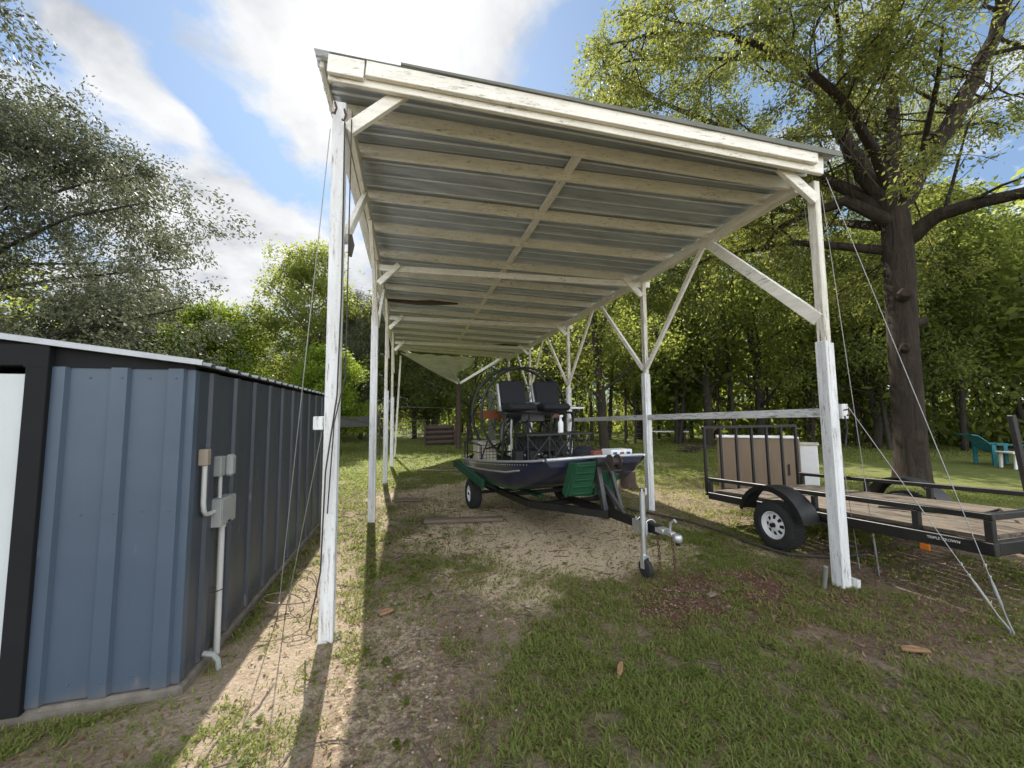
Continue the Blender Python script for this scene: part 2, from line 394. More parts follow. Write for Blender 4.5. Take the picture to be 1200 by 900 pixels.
dt = nt.nodes.new('ShaderNodeVectorMath'); dt.operation = 'DOT_PRODUCT'; nt.links.new(tc, dt.inputs[0]); dt.inputs[1].default_value = sd
# the veil round the sun, and unseen clouds opposite it brightened as added fill
glow = math_n(nt, 'POWER', math_n(nt, 'MAXIMUM', dt.outputs['Value'], 0), 60)
cl = mixc(nt, math_n(nt, 'MULTIPLY', glow, .9), sh.outputs[0], (3.3,3.28,3.2))
opp = math_n(nt, 'SMOOTHSTEP', dt.outputs['Value'], None) if False else ramp(nt, [(.30, (7.6,7.55,7.4)), (.78, (1,1,1))])
nt.links.new(math_n(nt, 'MULTIPLY_ADD', dt.outputs['Value'], .5), opp.inputs[0]); opp.inputs[0].links[0].from_node.inputs[2].default_value = .5
cl = mixc(nt, 1.0, cl, opp.outputs[0], 'MULTIPLY')
# keep the sky itself below the clouds: soft shoulder
sv = nt.nodes.new('ShaderNodeVectorMath'); sv.operation = 'DIVIDE'
pl = nt.nodes.new('ShaderNodeVectorMath'); pl.operation = 'MULTIPLY_ADD'; nt.links.new(sky.outputs[0], pl.inputs[0]); pl.inputs[1].default_value = (.55,.35,.21); pl.inputs[2].default_value = (1.15,1.15,1.2)
nt.links.new(sky.outputs[0], sv.inputs[0]); nt.links.new(pl.outputs[0], sv.inputs[1])
fin = mixc(nt, mr.outputs[0], sv.outputs[0], cl)
nt.links.new(fin, bg.inputs['Color'])
vs_ = sc.view_settings; vs_.view_transform = 'Standard'; vs_.look = 'None'; vs_.gamma = 1; vs_.exposure = 1.62
sc.cycles.max_bounces = 8; sc.cycles.diffuse_bounces = 4; sc.cycles.transmission_bounces = 4; sc.cycles.transparent_max_bounces = 4
sc.cycles.use_denoising = True
sc.cycles.sample_clamp_indirect = 6

# ------------------------------------------------------------------ ground
def zones(x, y):
    """grass, sand, rust-red mulch, dark soil cover (0..1) of the yard at x, y"""
    n = fbm(x, y, .9, 3); n2 = fbm(x, y, 3.1, 11)
    sand = np.maximum.reduce([blob(x, y, 1.9, 5.2, 1.75, 1.9), .9*blob(x, y, 1.8, 8.0, 2.1, 2.2), .8*blob(x, y, .0, 14.2, 3.5, 1.5),
                              .6*blob(x, y, 3.3, 4.3, 1.2, .9), .4*blob(x, y, -.2, 3.0, .6, 1.3)])
    rust = np.maximum.reduce([1.0*blob(x, y, 2.85, 3.0, 1.15, .6, 0, .75), .0*blob(x, y, 1.5, 3.15, 1.2, .35), .5*blob(x, y, 3.7, 2.2, 1.0, .45)])
    soil = np.maximum.reduce([blob(x, y, 5.3, 3.0, 1.9, 1.2), .8*blob(x, y, 5.2, 6.6, 1.9, 1.2), .85*blob(x, y, -.05, 2.3, .75, 1.5),
                              .7*blob(x, y, 4.0, 5.5, .9, 2.2), .7*blob(x, y, .3, 4.0, .7, 1.6), .8*blob(x, y, 3.9, 2.1, 1.1, .55), .8*blob(x, y, -1.9, 2.1, 1.1, .5)])
    strip = .95*blob(x, y, -.85, 3.3, .40, 2.8)
    bare = np.clip(np.maximum.reduce([sand, rust, soil, strip]), 0, 1)
    g = 1-bare
    g = np.clip(g*(.45+1.2*sstep(.32, .62, n))*(.6+.8*sstep(.3,.6,n2)), 0, 1)
    g = np.maximum(g, .55*sstep(.52, .66, n2)*(1-.97*sand))
    g = np.maximum(g, sstep(.5,1.3,x)*(1-sstep(2.4,3.0,y))*.85*(1-.8*rust)*(1-.7*soil)*(.55+.6*sstep(.35,.5,n2)))
    g = np.where(y > 10.5, np.maximum(g, sstep(10.5, 14, y)*(.7+.3*n)), g)
    g = np.where(x > 7.5, np.maximum(g, sstep(7.5, 9, x)*(.7+.3*n)), g)
    g = np.where(x < -2.5, np.maximum(g, .7*sstep(3, 5, y)), g)
    return g, np.clip(sand,0,1)*(1-strip), np.clip(rust,0,1), np.clip(soil,0,1)*(1-strip)
def gz(x, y):
    return (fbm(x, y, 1.1, 21)-.5)*.035 + (fbm(x, y, 5, 23)-.5)*.016 - .012
def axis(lo, a, b, hi, fine):
    near = np.arange(a, b, fine); l = a-np.geomspace(fine, a-lo, 34)[::-1]; h = b+np.geomspace(fine, hi-b, 40)-fine
    return np.concatenate([l, near, h])
gx = axis(-400, -4, 8, 400, .07); gy = axis(-300, .2, 11, 500, .07)
X, Y = np.meshgrid(gx, gy, indexing='ij'); nx, ny = X.shape
fade = np.exp(-np.maximum(0, np.hypot(X-2, Y-5)-9)/10)
Z = gz(X, Y)*fade
idx = np.arange(nx*ny).reshape(nx, ny)
fc = np.stack([idx[:-1,:-1], idx[1:,:-1], idx[1:,1:], idx[:-1,1:]], -1).reshape(-1,4)
def M_ground():
    m, nt, out = nodes('yard_ground'); b = bsdf(nt, out, .95, 0, .15)
    at = nd(nt, 'ShaderNodeAttribute', attribute_name='zones'); s3 = nd(nt, 'ShaderNodeSeparateColor'); nt.links.new(at.outputs['Color'], s3.inputs[0])
    tc = nd(nt, 'ShaderNodeTexCoord').outputs['Object']
    n1 = noise(nt, tc, 2.2, 6, .65); n2 = noise(nt, tc, 28, 6, .75); n3 = noise(nt, tc, 95, 3, .7)
    vor = nd(nt, 'ShaderNodeTexVoronoi'); vor.inputs['Scale'].default_value = 38; nt.links.new(tc, vor.inputs['Vector'])
    def two(a, b_, src, lo=.3, hi=.7):
        r = ramp(nt, [(lo, a), (hi, b_)]); nt.links.new(src, r.inputs[0]); return r.outputs[0]
    soil = two((.19,.140,.098), (.42,.335,.245), n2.outputs[0], .32, .68)
    soil = mixc(nt, math_n(nt, 'MULTIPLY', n1.outputs[0], .5), soil, (.40,.32,.235))
    dark = two((.13,.093,.063), (.34,.26,.185), n2.outputs[0])
    sand = two((.46,.355,.215), (.76,.63,.44), n2.outputs[0], .3, .65)
    peb = ramp(nt, [(.0, (.80,.70,.54)), (.22, (.48,.375,.24))]); nt.links.new(vor.outputs['Distance'], peb.inputs[0])
    sand = mixc(nt, .45, sand, peb.outputs[0])
    rust = two((.075,.036,.026), (.20,.115,.082), n2.outputs[0])
    sy = nd(nt, 'ShaderNodeSeparateXYZ'); nt.links.new(tc, sy.inputs[0])
    far_ = ramp(nt, [(.0, (0,0,0)), (1.0, (1,1,1))]); nt.links.new(math_n(nt, 'MULTIPLY', math_n(nt, 'SUBTRACT', math_n(nt, 'MAXIMUM', sy.outputs[1], sy.outputs[0]), 8.0), .2), far_.inputs[0])
    thatch = two((.10,.085,.045), (.23,.19,.11), n2.outputs[0])
    lawn = mixc(nt, far_.outputs[0], thatch, two((.10,.125,.03), (.20,.215,.06), n2.outputs[0]))
    lawn2 = two((.10,.125,.03), (.17,.18,.06), n1.outputs[0])
    lawn = mixc(nt, math_n(nt, 'MULTIPLY', far_.outputs[0], .5), lawn, lawn2)
    def edge(ch, k=.35):
        a = math_n(nt, 'ADD', ch, math_n(nt, 'MULTIPLY', math_n(nt, 'SUBTRACT', n2.outputs[0], .5), 1.1))
        r = ramp(nt, [(.5-k/2, (0,0,0)), (.5+k/2, (1,1,1))]); nt.links.new(a, r.inputs[0]); return r.outputs[0]
    c = mixc(nt, edge(at.outputs['Alpha']), soil, dark)
    c = mixc(nt, edge(s3.outputs[1]), c, sand)
    c = mixc(nt, edge(s3.outputs[2]), c, rust)
    c = mixc(nt, edge(s3.outputs[0], .5), c, lawn)
    nt.links.new(c, b.inputs['Base Color'])
    h = math_n(nt, 'ADD', math_n(nt, 'ADD', n2.outputs[0], math_n(nt, 'MULTIPLY', n3.outputs[0], .5)), math_n(nt, 'MULTIPLY', vor.outputs['Distance'], -.5))
    nt.links.new(bump(nt, h, .9, .025), b.inputs['Normal'])
    return m
me = np_mesh('ground', np.stack([X.ravel(), Y.ravel(), Z.ravel()], 1), fc, [M_ground()])
zg, zs_, zr, zd = zones(X.ravel(), Y.ravel())
ca = me.color_attributes.new('zones', 'FLOAT_COLOR', 'POINT')
ca.data.foreach_set('color', np.stack([zg, zs_, zr, zd], 1).astype(np.float32).ravel())
me.polygons.foreach_set('use_smooth', [True]*len(me.polygons))
tag(link('ground', me), kind='structure')

# grass blades: real blades, denser near the camera
def occupied(x, y):
    o = (x < -1.24) & (y > 2.76) & (y < 7.8)
    return o
def blades(n, xr, yr, hmin, hmax, wd, seed, near=None):
    g = np.random.default_rng(seed)
    x = g.uniform(*xr, n); y = g.uniform(*yr, n)
    gr, sa_, ru_, so_ = zones(x, y)
    clump = fbm(x, y, 9, 31, 3)
    keep = g.random(n) < np.clip(gr*1.1*sstep(.28,.54,clump), 0.01, 1)
    az = np.arctan2(x, y); keep &= (az > R(-44)) & (az < R(75)) & ~occupied(x, y)
    if near: keep &= np.hypot(x, y) > near
    x = x[keep]; y = y[keep]; k = len(x)
    h = g.uniform(hmin, hmax, k)*(.6+.8*fbm(x, y, 2.0, 41)); wv = wd*g.uniform(.6, 1.4, k)
    a = g.uniform(0, 2*np.pi, k); lean = g.uniform(.3, 1.9, k)
    dx, dy = np.cos(a), np.sin(a); sx, sy = -dy, dx
    z0 = gz(x, y)-.006
    def pt(f, hh, ww):
        return np.stack([x+dx*f*h*lean+sx*wv*ww, y+dy*f*h*lean+sy*wv*ww, z0+h*hh], 1)
    P5 = np.stack([pt(0,0,-.5), pt(0,0,.5), pt(.35,.62,-.42), pt(.35,.62,.42), pt(1,.85,0)], 1)
    i = (np.arange(k)*5)[:,None]
    T = np.concatenate([i+np.array([[0,1,3]]), i+np.array([[0,3,2]]), i+np.array([[2,3,4]])], 1).reshape(-1,3)
    return P5.reshape(-1,3), T
parts = [blades(460000, (-2.6,6.5), (.6,4.6), .012, .046, .0070, 1), blades(190000, (-4,11), (4.2,12), .02, .06, .012, 2), blades(190000, (-14,32), (9,26), .03, .075, .026, 3)]
vs = []; fs = []; o_ = 0
for p, t in parts: vs.append(p); fs.append(t+o_); o_ += len(p)
tag(link('grass', np_mesh('grass', np.concatenate(vs), np.concatenate(fs), [m_grass])), 'short patchy green lawn grass over bare soil', 'grass', kind='stuff')
g = np.random.default_rng(41); wc_ = []; wd_ = []
for i in range(190):
    x = g.uniform(-1.2, 6); y = g.uniform(.9, 8)
    if bool(occupied(np.array(x), np.array(y))): continue
    z = float(gz(np.array(x), np.array(y)))
    for k in range(int(g.integers(5, 12))):
        a = g.uniform(0, 6.28); rr_2 = g.uniform(.01, .05); wc_.append((x+math.cos(a)*rr_2*.3, y+math.sin(a)*rr_2*.3, z+g.uniform(.004,.03))); wd_.append((math.cos(a), math.sin(a), g.uniform(0,.9)))
_wc = np.array(wc_); _wd = np.array(wd_); k = len(_wc); L = g.uniform(.02,.055,k)[:,None]; sd_ = np.stack([-_wd[:,1], _wd[:,0], 0*_wd[:,0]], 1)*L*.28
q = np.stack([_wc, _wc+_wd*L*.5-sd_+[0,0,.004], _wc+_wd*L*np.array([1,1,.6]), _wc+_wd*L*.5+sd_+[0,0,.004]], 1)
tag(link('weeds', np_mesh('weeds', q.reshape(-1,3), np.arange(k*4).reshape(-1,4), [m_leaf_mid])), 'low broad leaved weeds scattered through the bare soil and grass', 'weeds', kind='stuff')
# fallen leaves and small debris
g = np.random.default_rng(9); n = 70000
x = g.uniform(-2.4, 7, n); y = g.uniform(.7, 9, n)
gr, sa_, ru_, so_ = zones(x, y)
kp = (g.random(n) < .10+.75*ru_+.22*so_+.22*sa_) & ~occupied(x, y); x = x[kp]; y = y[kp]; k = len(x)
s_ = g.uniform(.006, .024, k); a = g.uniform(0, 6.28, k); z = gz(x, y)+g.uniform(.004, .016, k); tl = g.uniform(-.5, .5, (k,2))
q = []
for (u, v) in ((-1,-.1),(0,-.45),(1,.1),(0,.45)):
    lx = s_*(u*np.cos(a)-v*np.sin(a)); ly = s_*(u*np.sin(a)+v*np.cos(a)); q.append(np.stack([x+lx, y+ly, z+lx*tl[:,0]+ly*tl[:,1]+abs(u)*.3*s_], 1))
tag(link('leaf_litter', np_mesh('leaf_litter', np.stack(q, 1).reshape(-1,3), np.arange(k*4).reshape(-1,4), [m_litter])), 'dry brown fallen leaves and bark flakes on the soil', 'leaf litter', kind='stuff')
g = np.random.default_rng(19); n = 26000; x = g.uniform(-1.3, 4.4, n); y = g.uniform(1.2, 8.5, n)
gr, sa_, ru_, so_ = zones(x, y); kp = (g.random(n) < .75*sa_+.10*so_) & ~occupied(x, y); x = x[kp]; y = y[kp]; k = len(x)
sz_ = g.uniform(.003, .013, k)**1.0; z = gz(x, y)+sz_*.2
O8 = np.array([(1,0,0),(-1,0,0),(0,1,0),(0,-1,0),(0,0,.7),(0,0,-.7)], float); FA = np.array([(0,2,4),(2,1,4),(1,3,4),(3,0,4),(2,0,5),(1,2,5),(3,1,5),(0,3,5)])
pv = O8[None]*sz_[:,None,None]*g.uniform(.6,1.35,(k,6,1)); aa = g.uniform(0,6.28,k); ca_, sa2 = np.cos(aa)[:,None], np.sin(aa)[:,None]
pv = np.stack([pv[...,0]*ca_-pv[...,1]*sa2, pv[...,0]*sa2+pv[...,1]*ca_, pv[...,2]], -1)+np.stack([x,y,z],1)[:,None]
def M_gravel():
    m, nt, out = nodes('gravel_stone'); b = bsdf(nt, out, .9, 0, .2); isl = nd(nt, 'ShaderNodeNewGeometry').outputs['Random Per Island']
    r = ramp(nt, [(.0, (.14,.11,.075)), (.5, (.32,.26,.18)), (1, (.47,.41,.32))]); nt.links.new(isl, r.inputs[0]); nt.links.new(r.outputs[0], b.inputs['Base Color']); return m
tag(link('gravel', np_mesh('gravel', pv.reshape(-1,3), (FA[None]+(np.arange(k)*6)[:,None,None]).reshape(-1,3), [M_gravel()])), 'pale gravel stones lying on the sand', 'gravel', kind='stuff')
mb = MB(); rr = random.Random(4)
for i in range(420):
    x = rr.choice([rr.uniform(-1.1,.6), rr.uniform(.2,3.6), rr.uniform(0,6)]); y = rr.uniform(1.2,7)
    if x < -1.2: continue
    a = rr.uniform(0,6.28); L = rr.uniform(.05,.28); pts = []
    for j in range(5):
        a += rr.uniform(-.5,.5); pts.append((x, y, float(gz(np.array(x), np.array(y)))+.008)); x += math.cos(a)*L/4; y += math.sin(a)*L/4
    mb.tube(pts, [.004,.005,.004,.003,.002], 4)
tag(mb.build('twig_litter', m_twig), 'thin dead twigs and surface roots scattered on the bare soil', 'twigs', kind='stuff')

# ------------------------------------------------------------------ carport
def C(u, v, w_):
    k = .085+.065*min(1, max(0, (v-3.3)/.7)); return V((u, v-k*(u+.57), w_))
def roof_z(u): return 4.405-.069*(u+.75)
UL, UR = -.57, 3.9
carport = thing('carport', 'long open carport of peeling white timber under a corrugated metal roof', 'carport', C(1.6, 3.2, 0))
POSTV = [3.2, 6.46, 9.8, 13.1, 16.0]
for i, v in enumerate(POSTV):
    for u in (UL, UR):
        vv = v if u < 0 else v+.03
        b = C(u, vv, 0); top = C(u, vv, 4.10 if u < 0 else 3.90)
        lean = V((0,0,0))
        if i == 4 and u < 0: top = top + V((.18, .1, -.1))
        mb = MB().beam(b+V((0,0,-.06)), top, .098 if (i == 0 and u < 0) else .072, .10 if (i == 0 and u < 0) else .085, (0,1,0))
        mb.build('post', m_post if (i == 0 and u < 0) else m_baretop, carport, .006)
        s = 1 if u < 0 else -1
        h = [1.55, 3.2, 2.2, 2.2, 2.0][i] if u < 0 else 2.28
        if not (i == 4 or (i == 0 and u < 0)):
            side = .050
            MB().beam(C(u+s*side, vv-.012, -.05), C(u+s*side, vv-.012, h), .030, .105, (0,1,0)).beam(C(u-s*.003, vv-.052, -.05), C(u-s*.003, vv-.052, h-.02), .074, .016, (0,1,0))\
                .build('post_sister_board', m_post, carport, .004)
# foot block of the right front post, small end blocks of the rails
MB().box(C(UR+.072, 3.19, .02), (.042,.11,.09)).build('foot_block', m_post, carport, .004)
MB().box(C(UL-.09, 3.2, 1.55), (.07,.09,.10)).build('rail_end_block', m_post, carport, .004)
MB().box(C(UR+.09, 3.2, 1.60), (.07,.09,.14)).build('rail_end_block', m_post, carport, .004)
# side plates (doubled long beams)
for u, z0, z1 in ((UL, 4.10, 4.255), (UR, 3.875, 4.00)):
    for du, dz in ((-.028, 0), (.028, .012)):
        MB().beam(C(u+du, 3.42, (z0+z1)/2+dz), C(u+du, 16.2, (z0+z1)/2+dz+(-.05)), .052, z1-z0, (0,0,1)).build('side_beam', m_cream_y, carport, .004)
# rafters across
VR = [3.52, 4.02, 4.86, 5.70, 6.62, 7.5, 8.35, 9.2, 10.1, 11.0, 11.9, 12.8, 13.7, 14.6, 15.5, 16.15]
for i, v in enumerate(VR):
    u0, u1 = -.64, 3.93
    zc = lambda u: roof_z(u)-.026-.0625
    p0, p1 = C(u0, v, zc(u0)), C(u1, v, zc(u1)); mid = (p0+p1)/2 + V((0, 0, -.012*random.random()))
    mb = MB().beam(p0, mid, .042, .125).beam(mid, p1, .042, .125)
    mb.build('rafter', m_cream_x, carport, .003)
# blocking line down the middle
for a, b in zip(VR[:-1], VR[1:]):
    z = roof_z(1.6)-.026-.035
    MB().beam(C(1.6, a+.022, z), C(1.6, b-.022, z), .085, .05).build('blocking', m_cream_y, carport, .003)
# tie beams at the posts
for v in POSTV[1:4]:
    MB().beam(C(UL+.03, v+.03, 4.00), C(UR+.12, v+.03, 3.83), .045, .10).build('tie_beam', m_cream_x, carport, .003)
    MB().beam(C(UL+.06, v-.02, 3.72), C(UL+.37, v-.02, 4.04), .045, .09).build('brace', m_cream_x, carport, .003)
    MB().beam(C(UR-.06, v-.02, 3.62), C(UR-.36, v-.02, 3.93), .045, .09).build('brace', m_cream_x, carport, .003)
# front: braces, header boards
MB().beam(C(UL+.07, 3.15, 3.86), C(UL+.50, 3.15, 4.24), .045, .10).build('brace', m_cream_x, carport, .003)
MB().beam(C(UR-.05, 3.17, 3.68), C(UR-.44, 3.17, 3.98), .045, .10).build('brace', m_cream_x, carport, .003)
MB().beam(C(-.64, 3.09, roof_z(-.66)-.105), C(3.85, 3.09, roof_z(3.85)-.11), .04, .18).build('header_board', m_cream_x, carport, .004)
MB().beam(C(-.36, 3.045, roof_z(-.36)-.075), C(3.74, 3.045, roof_z(3.74)-.075), .04, .125).build('fascia_board', m_cream_x, carport, .004)
MB().beam(C(-.64, 3.045, roof_z(-.64)-.09), C(-.375, 3.045, roof_z(-.375)-.09), .036, .15).build('fascia_board', m_cream_x, carport, .004)
MB().prism([C(-.1,3.008,roof_z(-.1)+.012),C(3.98,3.008,roof_z(3.98)+.012),C(3.98,3.008,roof_z(3.98)-.04),C(-.1,3.008,roof_z(-.1)-.006)], (0,.012,0)).build('drip_edge', m_drip, carport)
MB().beam(C(-.70, 3.12, roof_z(-.7)-.03), C(-.70, 16.2, roof_z(-.7)-.08), .03, .06).build('eave_batten', m_cream_y, carport, .003)
# long braces in the plane of the side beams
def ybrace(u, v0, z0, v1, z1, wd=.045, h=.09):
    MB().beam(C(u, v0, z0), C(u, v1, z1), wd, h).build('brace', m_cream_y, carport, .003)
ybrace(UL+.05, 3.26, 3.02, 4.55, 4.12)
ybrace(UL+.05, 6.40, 3.05, 5.1, 4.12); ybrace(UL+.05, 6.52, 3.05, 7.9, 4.1)
ybrace(UR-.03, 3.24, 2.50, 4.95, 3.92, .045, .12)
for v in POSTV[1:4]:
    ybrace(UR-.03, v-.05, 2.36, v-1.5, 3.92, .045, .07); ybrace(UR-.03, v+.06, 2.36, v+1.55, 3.9, .045, .07)
for v in POSTV[2:4]:
    ybrace(UL+.05, v-.05, 3.0, v-1.3, 4.1, .045, .07)
# rails between the right posts
for (v0, z0), (v1, z1) in (((3.22,1.59),(6.43,1.53)), ((6.55,1.53),(9.75,1.45))):
    MB().beam(C(UR-.02, v0, z0), C(UR-.02, v1, z1), .04, .085).build('side_rail', m_rail, carport, .003)
# corrugated roof sheet with ribs running across
uu = np.linspace(-.74, 3.97, 24); per = .2286; vv = []
v = 3.02
while v < 16.35:
    vv += [(v,0),(v+.062,0),(v+.068,-.008),(v+.074,-.008),(v+.080,0),(v+.112,.0),(v+.122,-.023),(v+.150,-.023),(v+.160,0),(v+.19,.0),(v+.196,-.008),(v+.202,-.008),(v+.208,0)]; v += per
U_, = (uu,)
verts = []
for (v, rz) in vv:
    sag = -.05*max(0, (v-3.3)/13)
    for u in uu:
        p = C(float(u), v, roof_z(u)+rz+sag+.006*math.sin(v*1.7+u*1.3)); verts.append(p)
nu, nv = len(uu), len(vv)
f = [(i*nu+j, i*nu+j+1, (i+1)*nu+j+1, (i+1)*nu+j) for i in range(nv-1) for j in range(nu-1)]
mb = MB(); mb.v = [tuple(p) for p in verts]; mb.f = f
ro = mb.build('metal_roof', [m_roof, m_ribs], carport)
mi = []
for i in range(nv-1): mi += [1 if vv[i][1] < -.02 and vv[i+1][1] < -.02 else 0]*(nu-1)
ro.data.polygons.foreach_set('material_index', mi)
ro.data.update()
so_ = ro.modifiers.new('thick', 'SOLIDIFY'); so_.thickness = .0025; so_.offset = 0
# rotten board hanging under the roof
MB().tube([C(-.5,8.8,4.14), C(.1,8.75,4.08), C(.45,8.8,4.10), C(1.0,8.7,4.06)], [.035,.05,.06,.02], 6).build('rotten_board', m_rot, carport)
MB().tube([C(2.7,13.6,4.0), C(3.1,13.4,3.98), C(3.6,13.5,3.97)], [.02,.05,.04], 6).build('rotten_board', m_rot, carport)
# collapsed last bay: the two edge boards drop to a bare post, the sheet sags between them
tip = V((2.25, 19.0, 3.15)); ll = C(-.35, 16.2, 4.30); rr_ = C(3.85, 16.2, 4.05)
MB().beam(ll, tip, .05, .12).build('sagging_rafter', m_cream_x, carport, .003)
MB().beam(rr_, tip+V((.1,0,0)), .05, .12).build('sagging_rafter', m_cream_x, carport, .003)
vs_b = []; N = 14
for i in range(N+1):
    for j in range(N+1):
        s, t = i/N, j/N
        if i > N*.5: t = t*.98
        s = .10+.90*s; t = t*(.62+.1*math.sin(s*7))
        p = (C(-.7,16.1,4.30)*(1-t)+C(4.0,16.1,4.05)*t)*(1-s) + (tip+V((-.25+.5*t, .1, .08)))*s
        p.z -= .12*math.sin(math.pi*s)*(.3+.7*math.sin(math.pi*t)) + .03*math.sin(t*40) ; vs_b.append(p)
mb = MB(); mb.v = [tuple(p) for p in vs_b]; mb.f = [(i*(N+1)+j, i*(N+1)+j+1, (i+1)*(N+1)+j+1, (i+1)*(N+1)+j) for i in range(N) for j in range(N)]
so_ = mb.build('sagging_sheet', m_sheet2, carport).modifiers.new('thick', 'SOLIDIFY'); so_.thickness = .003
MB().tube([(2.28,19.05,-.05),(2.30,19.05,3.12)], [.13,.11], 10).build('bare_log_post', m_log, carport, 0, True)
# hooks and ties on the left front post
for dx, dz in ((-.02, 3.98), (.05, 3.93)):
    c = C(UL+dx, 3.11, dz)
    h = MB().tube([c+V((0,.02,.05)), c+V((0,-.03,.05)), c+V((.015,-.04,0)), c+V((0,-.035,-.05)), c+V((-.015,-.02,-.03))], .008, 6)
    h.build('hook', m_rust, carport, 0, True)
c = C(UR+.0, 3.10, 1.56)
MB().tube([c+V((-.03,-.02,.05)), c+V((0,-.04,.06)), c+V((.03,-.02,.05)), c+V((.01,-.04,.02)), c+V((-.02,-.04,0))], .007, 6).build('hook', m_rust, carport, 0, True)
def cord(name, pts, r, mat, label, cat, group=None, n=5):
    b = V(pts[0]); o = MB().tube(pts, r, n).build(name, mat, None, 0, True, b)
    return tag(o, label, cat, group)
# cords hanging down the front left post
a = C(UL+.065, 3.105, 3.9)
cord('loose_cord', [C(UL+.05,3.115,3.9), C(UL+.058,3.11,2.5), C(UL+.045,3.11,1.75), C(UL-.02,3.11,1.2), C(UL-.035,3.11,.5), C(UL-.10,3.12,.12)], .006, m_cord,
     'dark thin cord hanging down the face of the front left post to the ground', 'cord', 'cords on the front left post')
cord('loose_cord', [C(UL+.10,3.115,3.93), C(UL+.10,3.11,2.6), C(UL+.10,3.11,1.9), C(UL+.03,3.11,1.55), C(UL+.0,3.11,.9)], .005, m_cord,
     'short dark cord beside the longer one, ending halfway down the front left post', 'cord', 'cords on the front left post')
cord('hanging_strap', [C(UR-.0,3.095,1.56), C(UR+.01,3.085,1.45), C(UR+.0,3.095,1.36), C(UR-.025,3.09,1.27)], .007, m_black,
     'black strap end hanging from the hook on the front right post', 'strap')
cord('rag', [C(UL+.10,3.22,3.04), C(UL+.105,3.22,2.95), C(UL+.10,3.22,2.86)], [.010,.026,.012], m_cord,
     'bundle of dark rag hanging behind the front left post below its brace', 'rag')

# ------------------------------------------------------------------ guy wires
ancA = (4.17, 1.9, .0); ancB = (4.5, 2.93, .0)
def wire(p0, p1, label, turn=False, r=.0032, sag=.0):
    p0, p1 = V(p0), V(p1); t = thing('guy_wire', label, 'guy wire', p1, 'guy wires of the carport')
    n = 10; pts = [p0.lerp(p1, i/n)+V((0,0,-sag*math.sin(math.pi*i/n))) for i in range(n+1)]
    MB().tube(pts, r, 5).build('cable', m_cable, t)
    d = (p0-p1).normalized()
    if turn:
        a = p1+d*.10; MB().tube([a, a+d*.06, a+d*.10, a+d*.22, a+d*.26, a+d*.30], [.005,.005,.010,.010,.006,.004], 8).build('turnbuckle', m_cable, t, 0, True)
        for q in (.38, .46): MB().box(p1+d*q, (.016,.016,.024)).build('cable_clamp', m_galvbright, t, .003)
    MB().tube([p1-V((0,0,.08)), p1+V((0,0,.02)), p1+d*.10], .006, 6).build('ground_anchor', m_cable, t, 0, True)
wire(C(UR+.04,3.13,3.9), ancA, 'taut guy wire from the top of the front right post to the outer anchor', True)
wire(C(UR+.09,3.14,1.66), V(ancA)+V((.03,.03,0)), 'lower guy wire from the eye at rail height of the front right post', True)
wire(C(UR+.06,3.2,3.8), ancB, 'steep guy wire dropping close beside the front right post with a turnbuckle', True)
wire(C(UR+.02,3.4,3.9), V(ancB)+V((-.02,.16,0)), 'thinner steep guy wire just behind the one with the turnbuckle', False, .003)
wire(C(UL-.06,3.14,3.85), (-1.02, 3.66, .0), 'guy wire from the top of the front left post to the shed side', False, .0035)
wire(C(UL-.02,3.16,1.75), (-.98, 3.74, .0), 'short guy wire from halfway up the front left post to the shed side', False, .0035)
# loops of loose wire at the left anchor
pts = [V((-.98+.16*math.cos(a*.9)+.02*a*.3, 3.62+.14*math.sin(a*.9), .03+.10*abs(math.sin(a*.45))+.01*a)) for a in np.arange(0, 9, .5)]
cord('wire_coil', pts, .0045, m_plank, 'loose coil of stiff wire lying at the foot of the shed', 'wire coil')
cord('wire_coil', [V((-.80+.10*math.cos(a), 3.5+.09*math.sin(a), .16+.13*math.sin(a)+.008*a)) for a in np.arange(0, 9, .5)], .004, m_plank,
     'upright loops of pale wire between the shed and the front left post', 'wire coil')
tag(MB().tube([(3.69,2.86,-.05),(3.655,2.80,.20)], .017, 10).build('pipe_stake', m_galvbright, None, 0, True, (3.69,2.86,0)), 'short bare metal pipe stuck in the ground beside the front right post', 'stake')
cord('hose', [(3.5,5.9,.02),(3.72,5.5,.018),(3.93,5.05,.02),(4.05,4.4,.02),(4.02,3.9,.018),(4.09,3.55,.02),(4.45,3.35,.02),(4.9,3.3,.02)], .016, m_cord, 'dark garden hose lying on the dirt beside the near trailer wheel', 'hose', None, 8)

# ------------------------------------------------------------------ shed
SX, SY, SH = -1.30, 2.83, 1.895
shed = thing('metal_shed', 'low blue grey metal storage shed with black trim and a white door', 'shed', (SX-1.5, SY, 0))
def ribwall(p0, d, L, h0, h1, nrm, centres, wd=.085, dep=.016):
    """ribbed sheet from p0 along d, flat pans with raised flat ribs"""
    prof = [(0,0)]
    for c in centres: prof += [(c-wd/2-.012,0),(c-wd/2,dep),(c+wd/2,dep),(c+wd/2+.012,0)]
    prof += [(L,0)]
    mb = MB(); p0, d, nrm = V(p0), V(d), V(nrm); n = len(prof)
    for z in (h0, h1):
        for t, o in prof: q = p0+d*t+nrm*o; mb.v.append((q.x, q.y, z))
    mb.f = [(i, i+1, n+i+1, n+i) for i in range(n-1)]; return mb
fw_ = ribwall((-1.985,SY,0), (1,0,0), .685, .05, 1.90, (0,-1,0), [.02,.315,.598], .075, .024)
o = fw_.build('front_wall', m_shed, shed); s = o.modifiers.new('t', 'SOLIDIFY'); s.thickness = .004
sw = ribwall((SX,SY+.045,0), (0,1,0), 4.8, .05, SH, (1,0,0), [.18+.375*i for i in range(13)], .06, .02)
o = sw.build('side_wall', m_shed2, shed); s = o.modifiers.new('t', 'SOLIDIFY'); s.thickness = .004
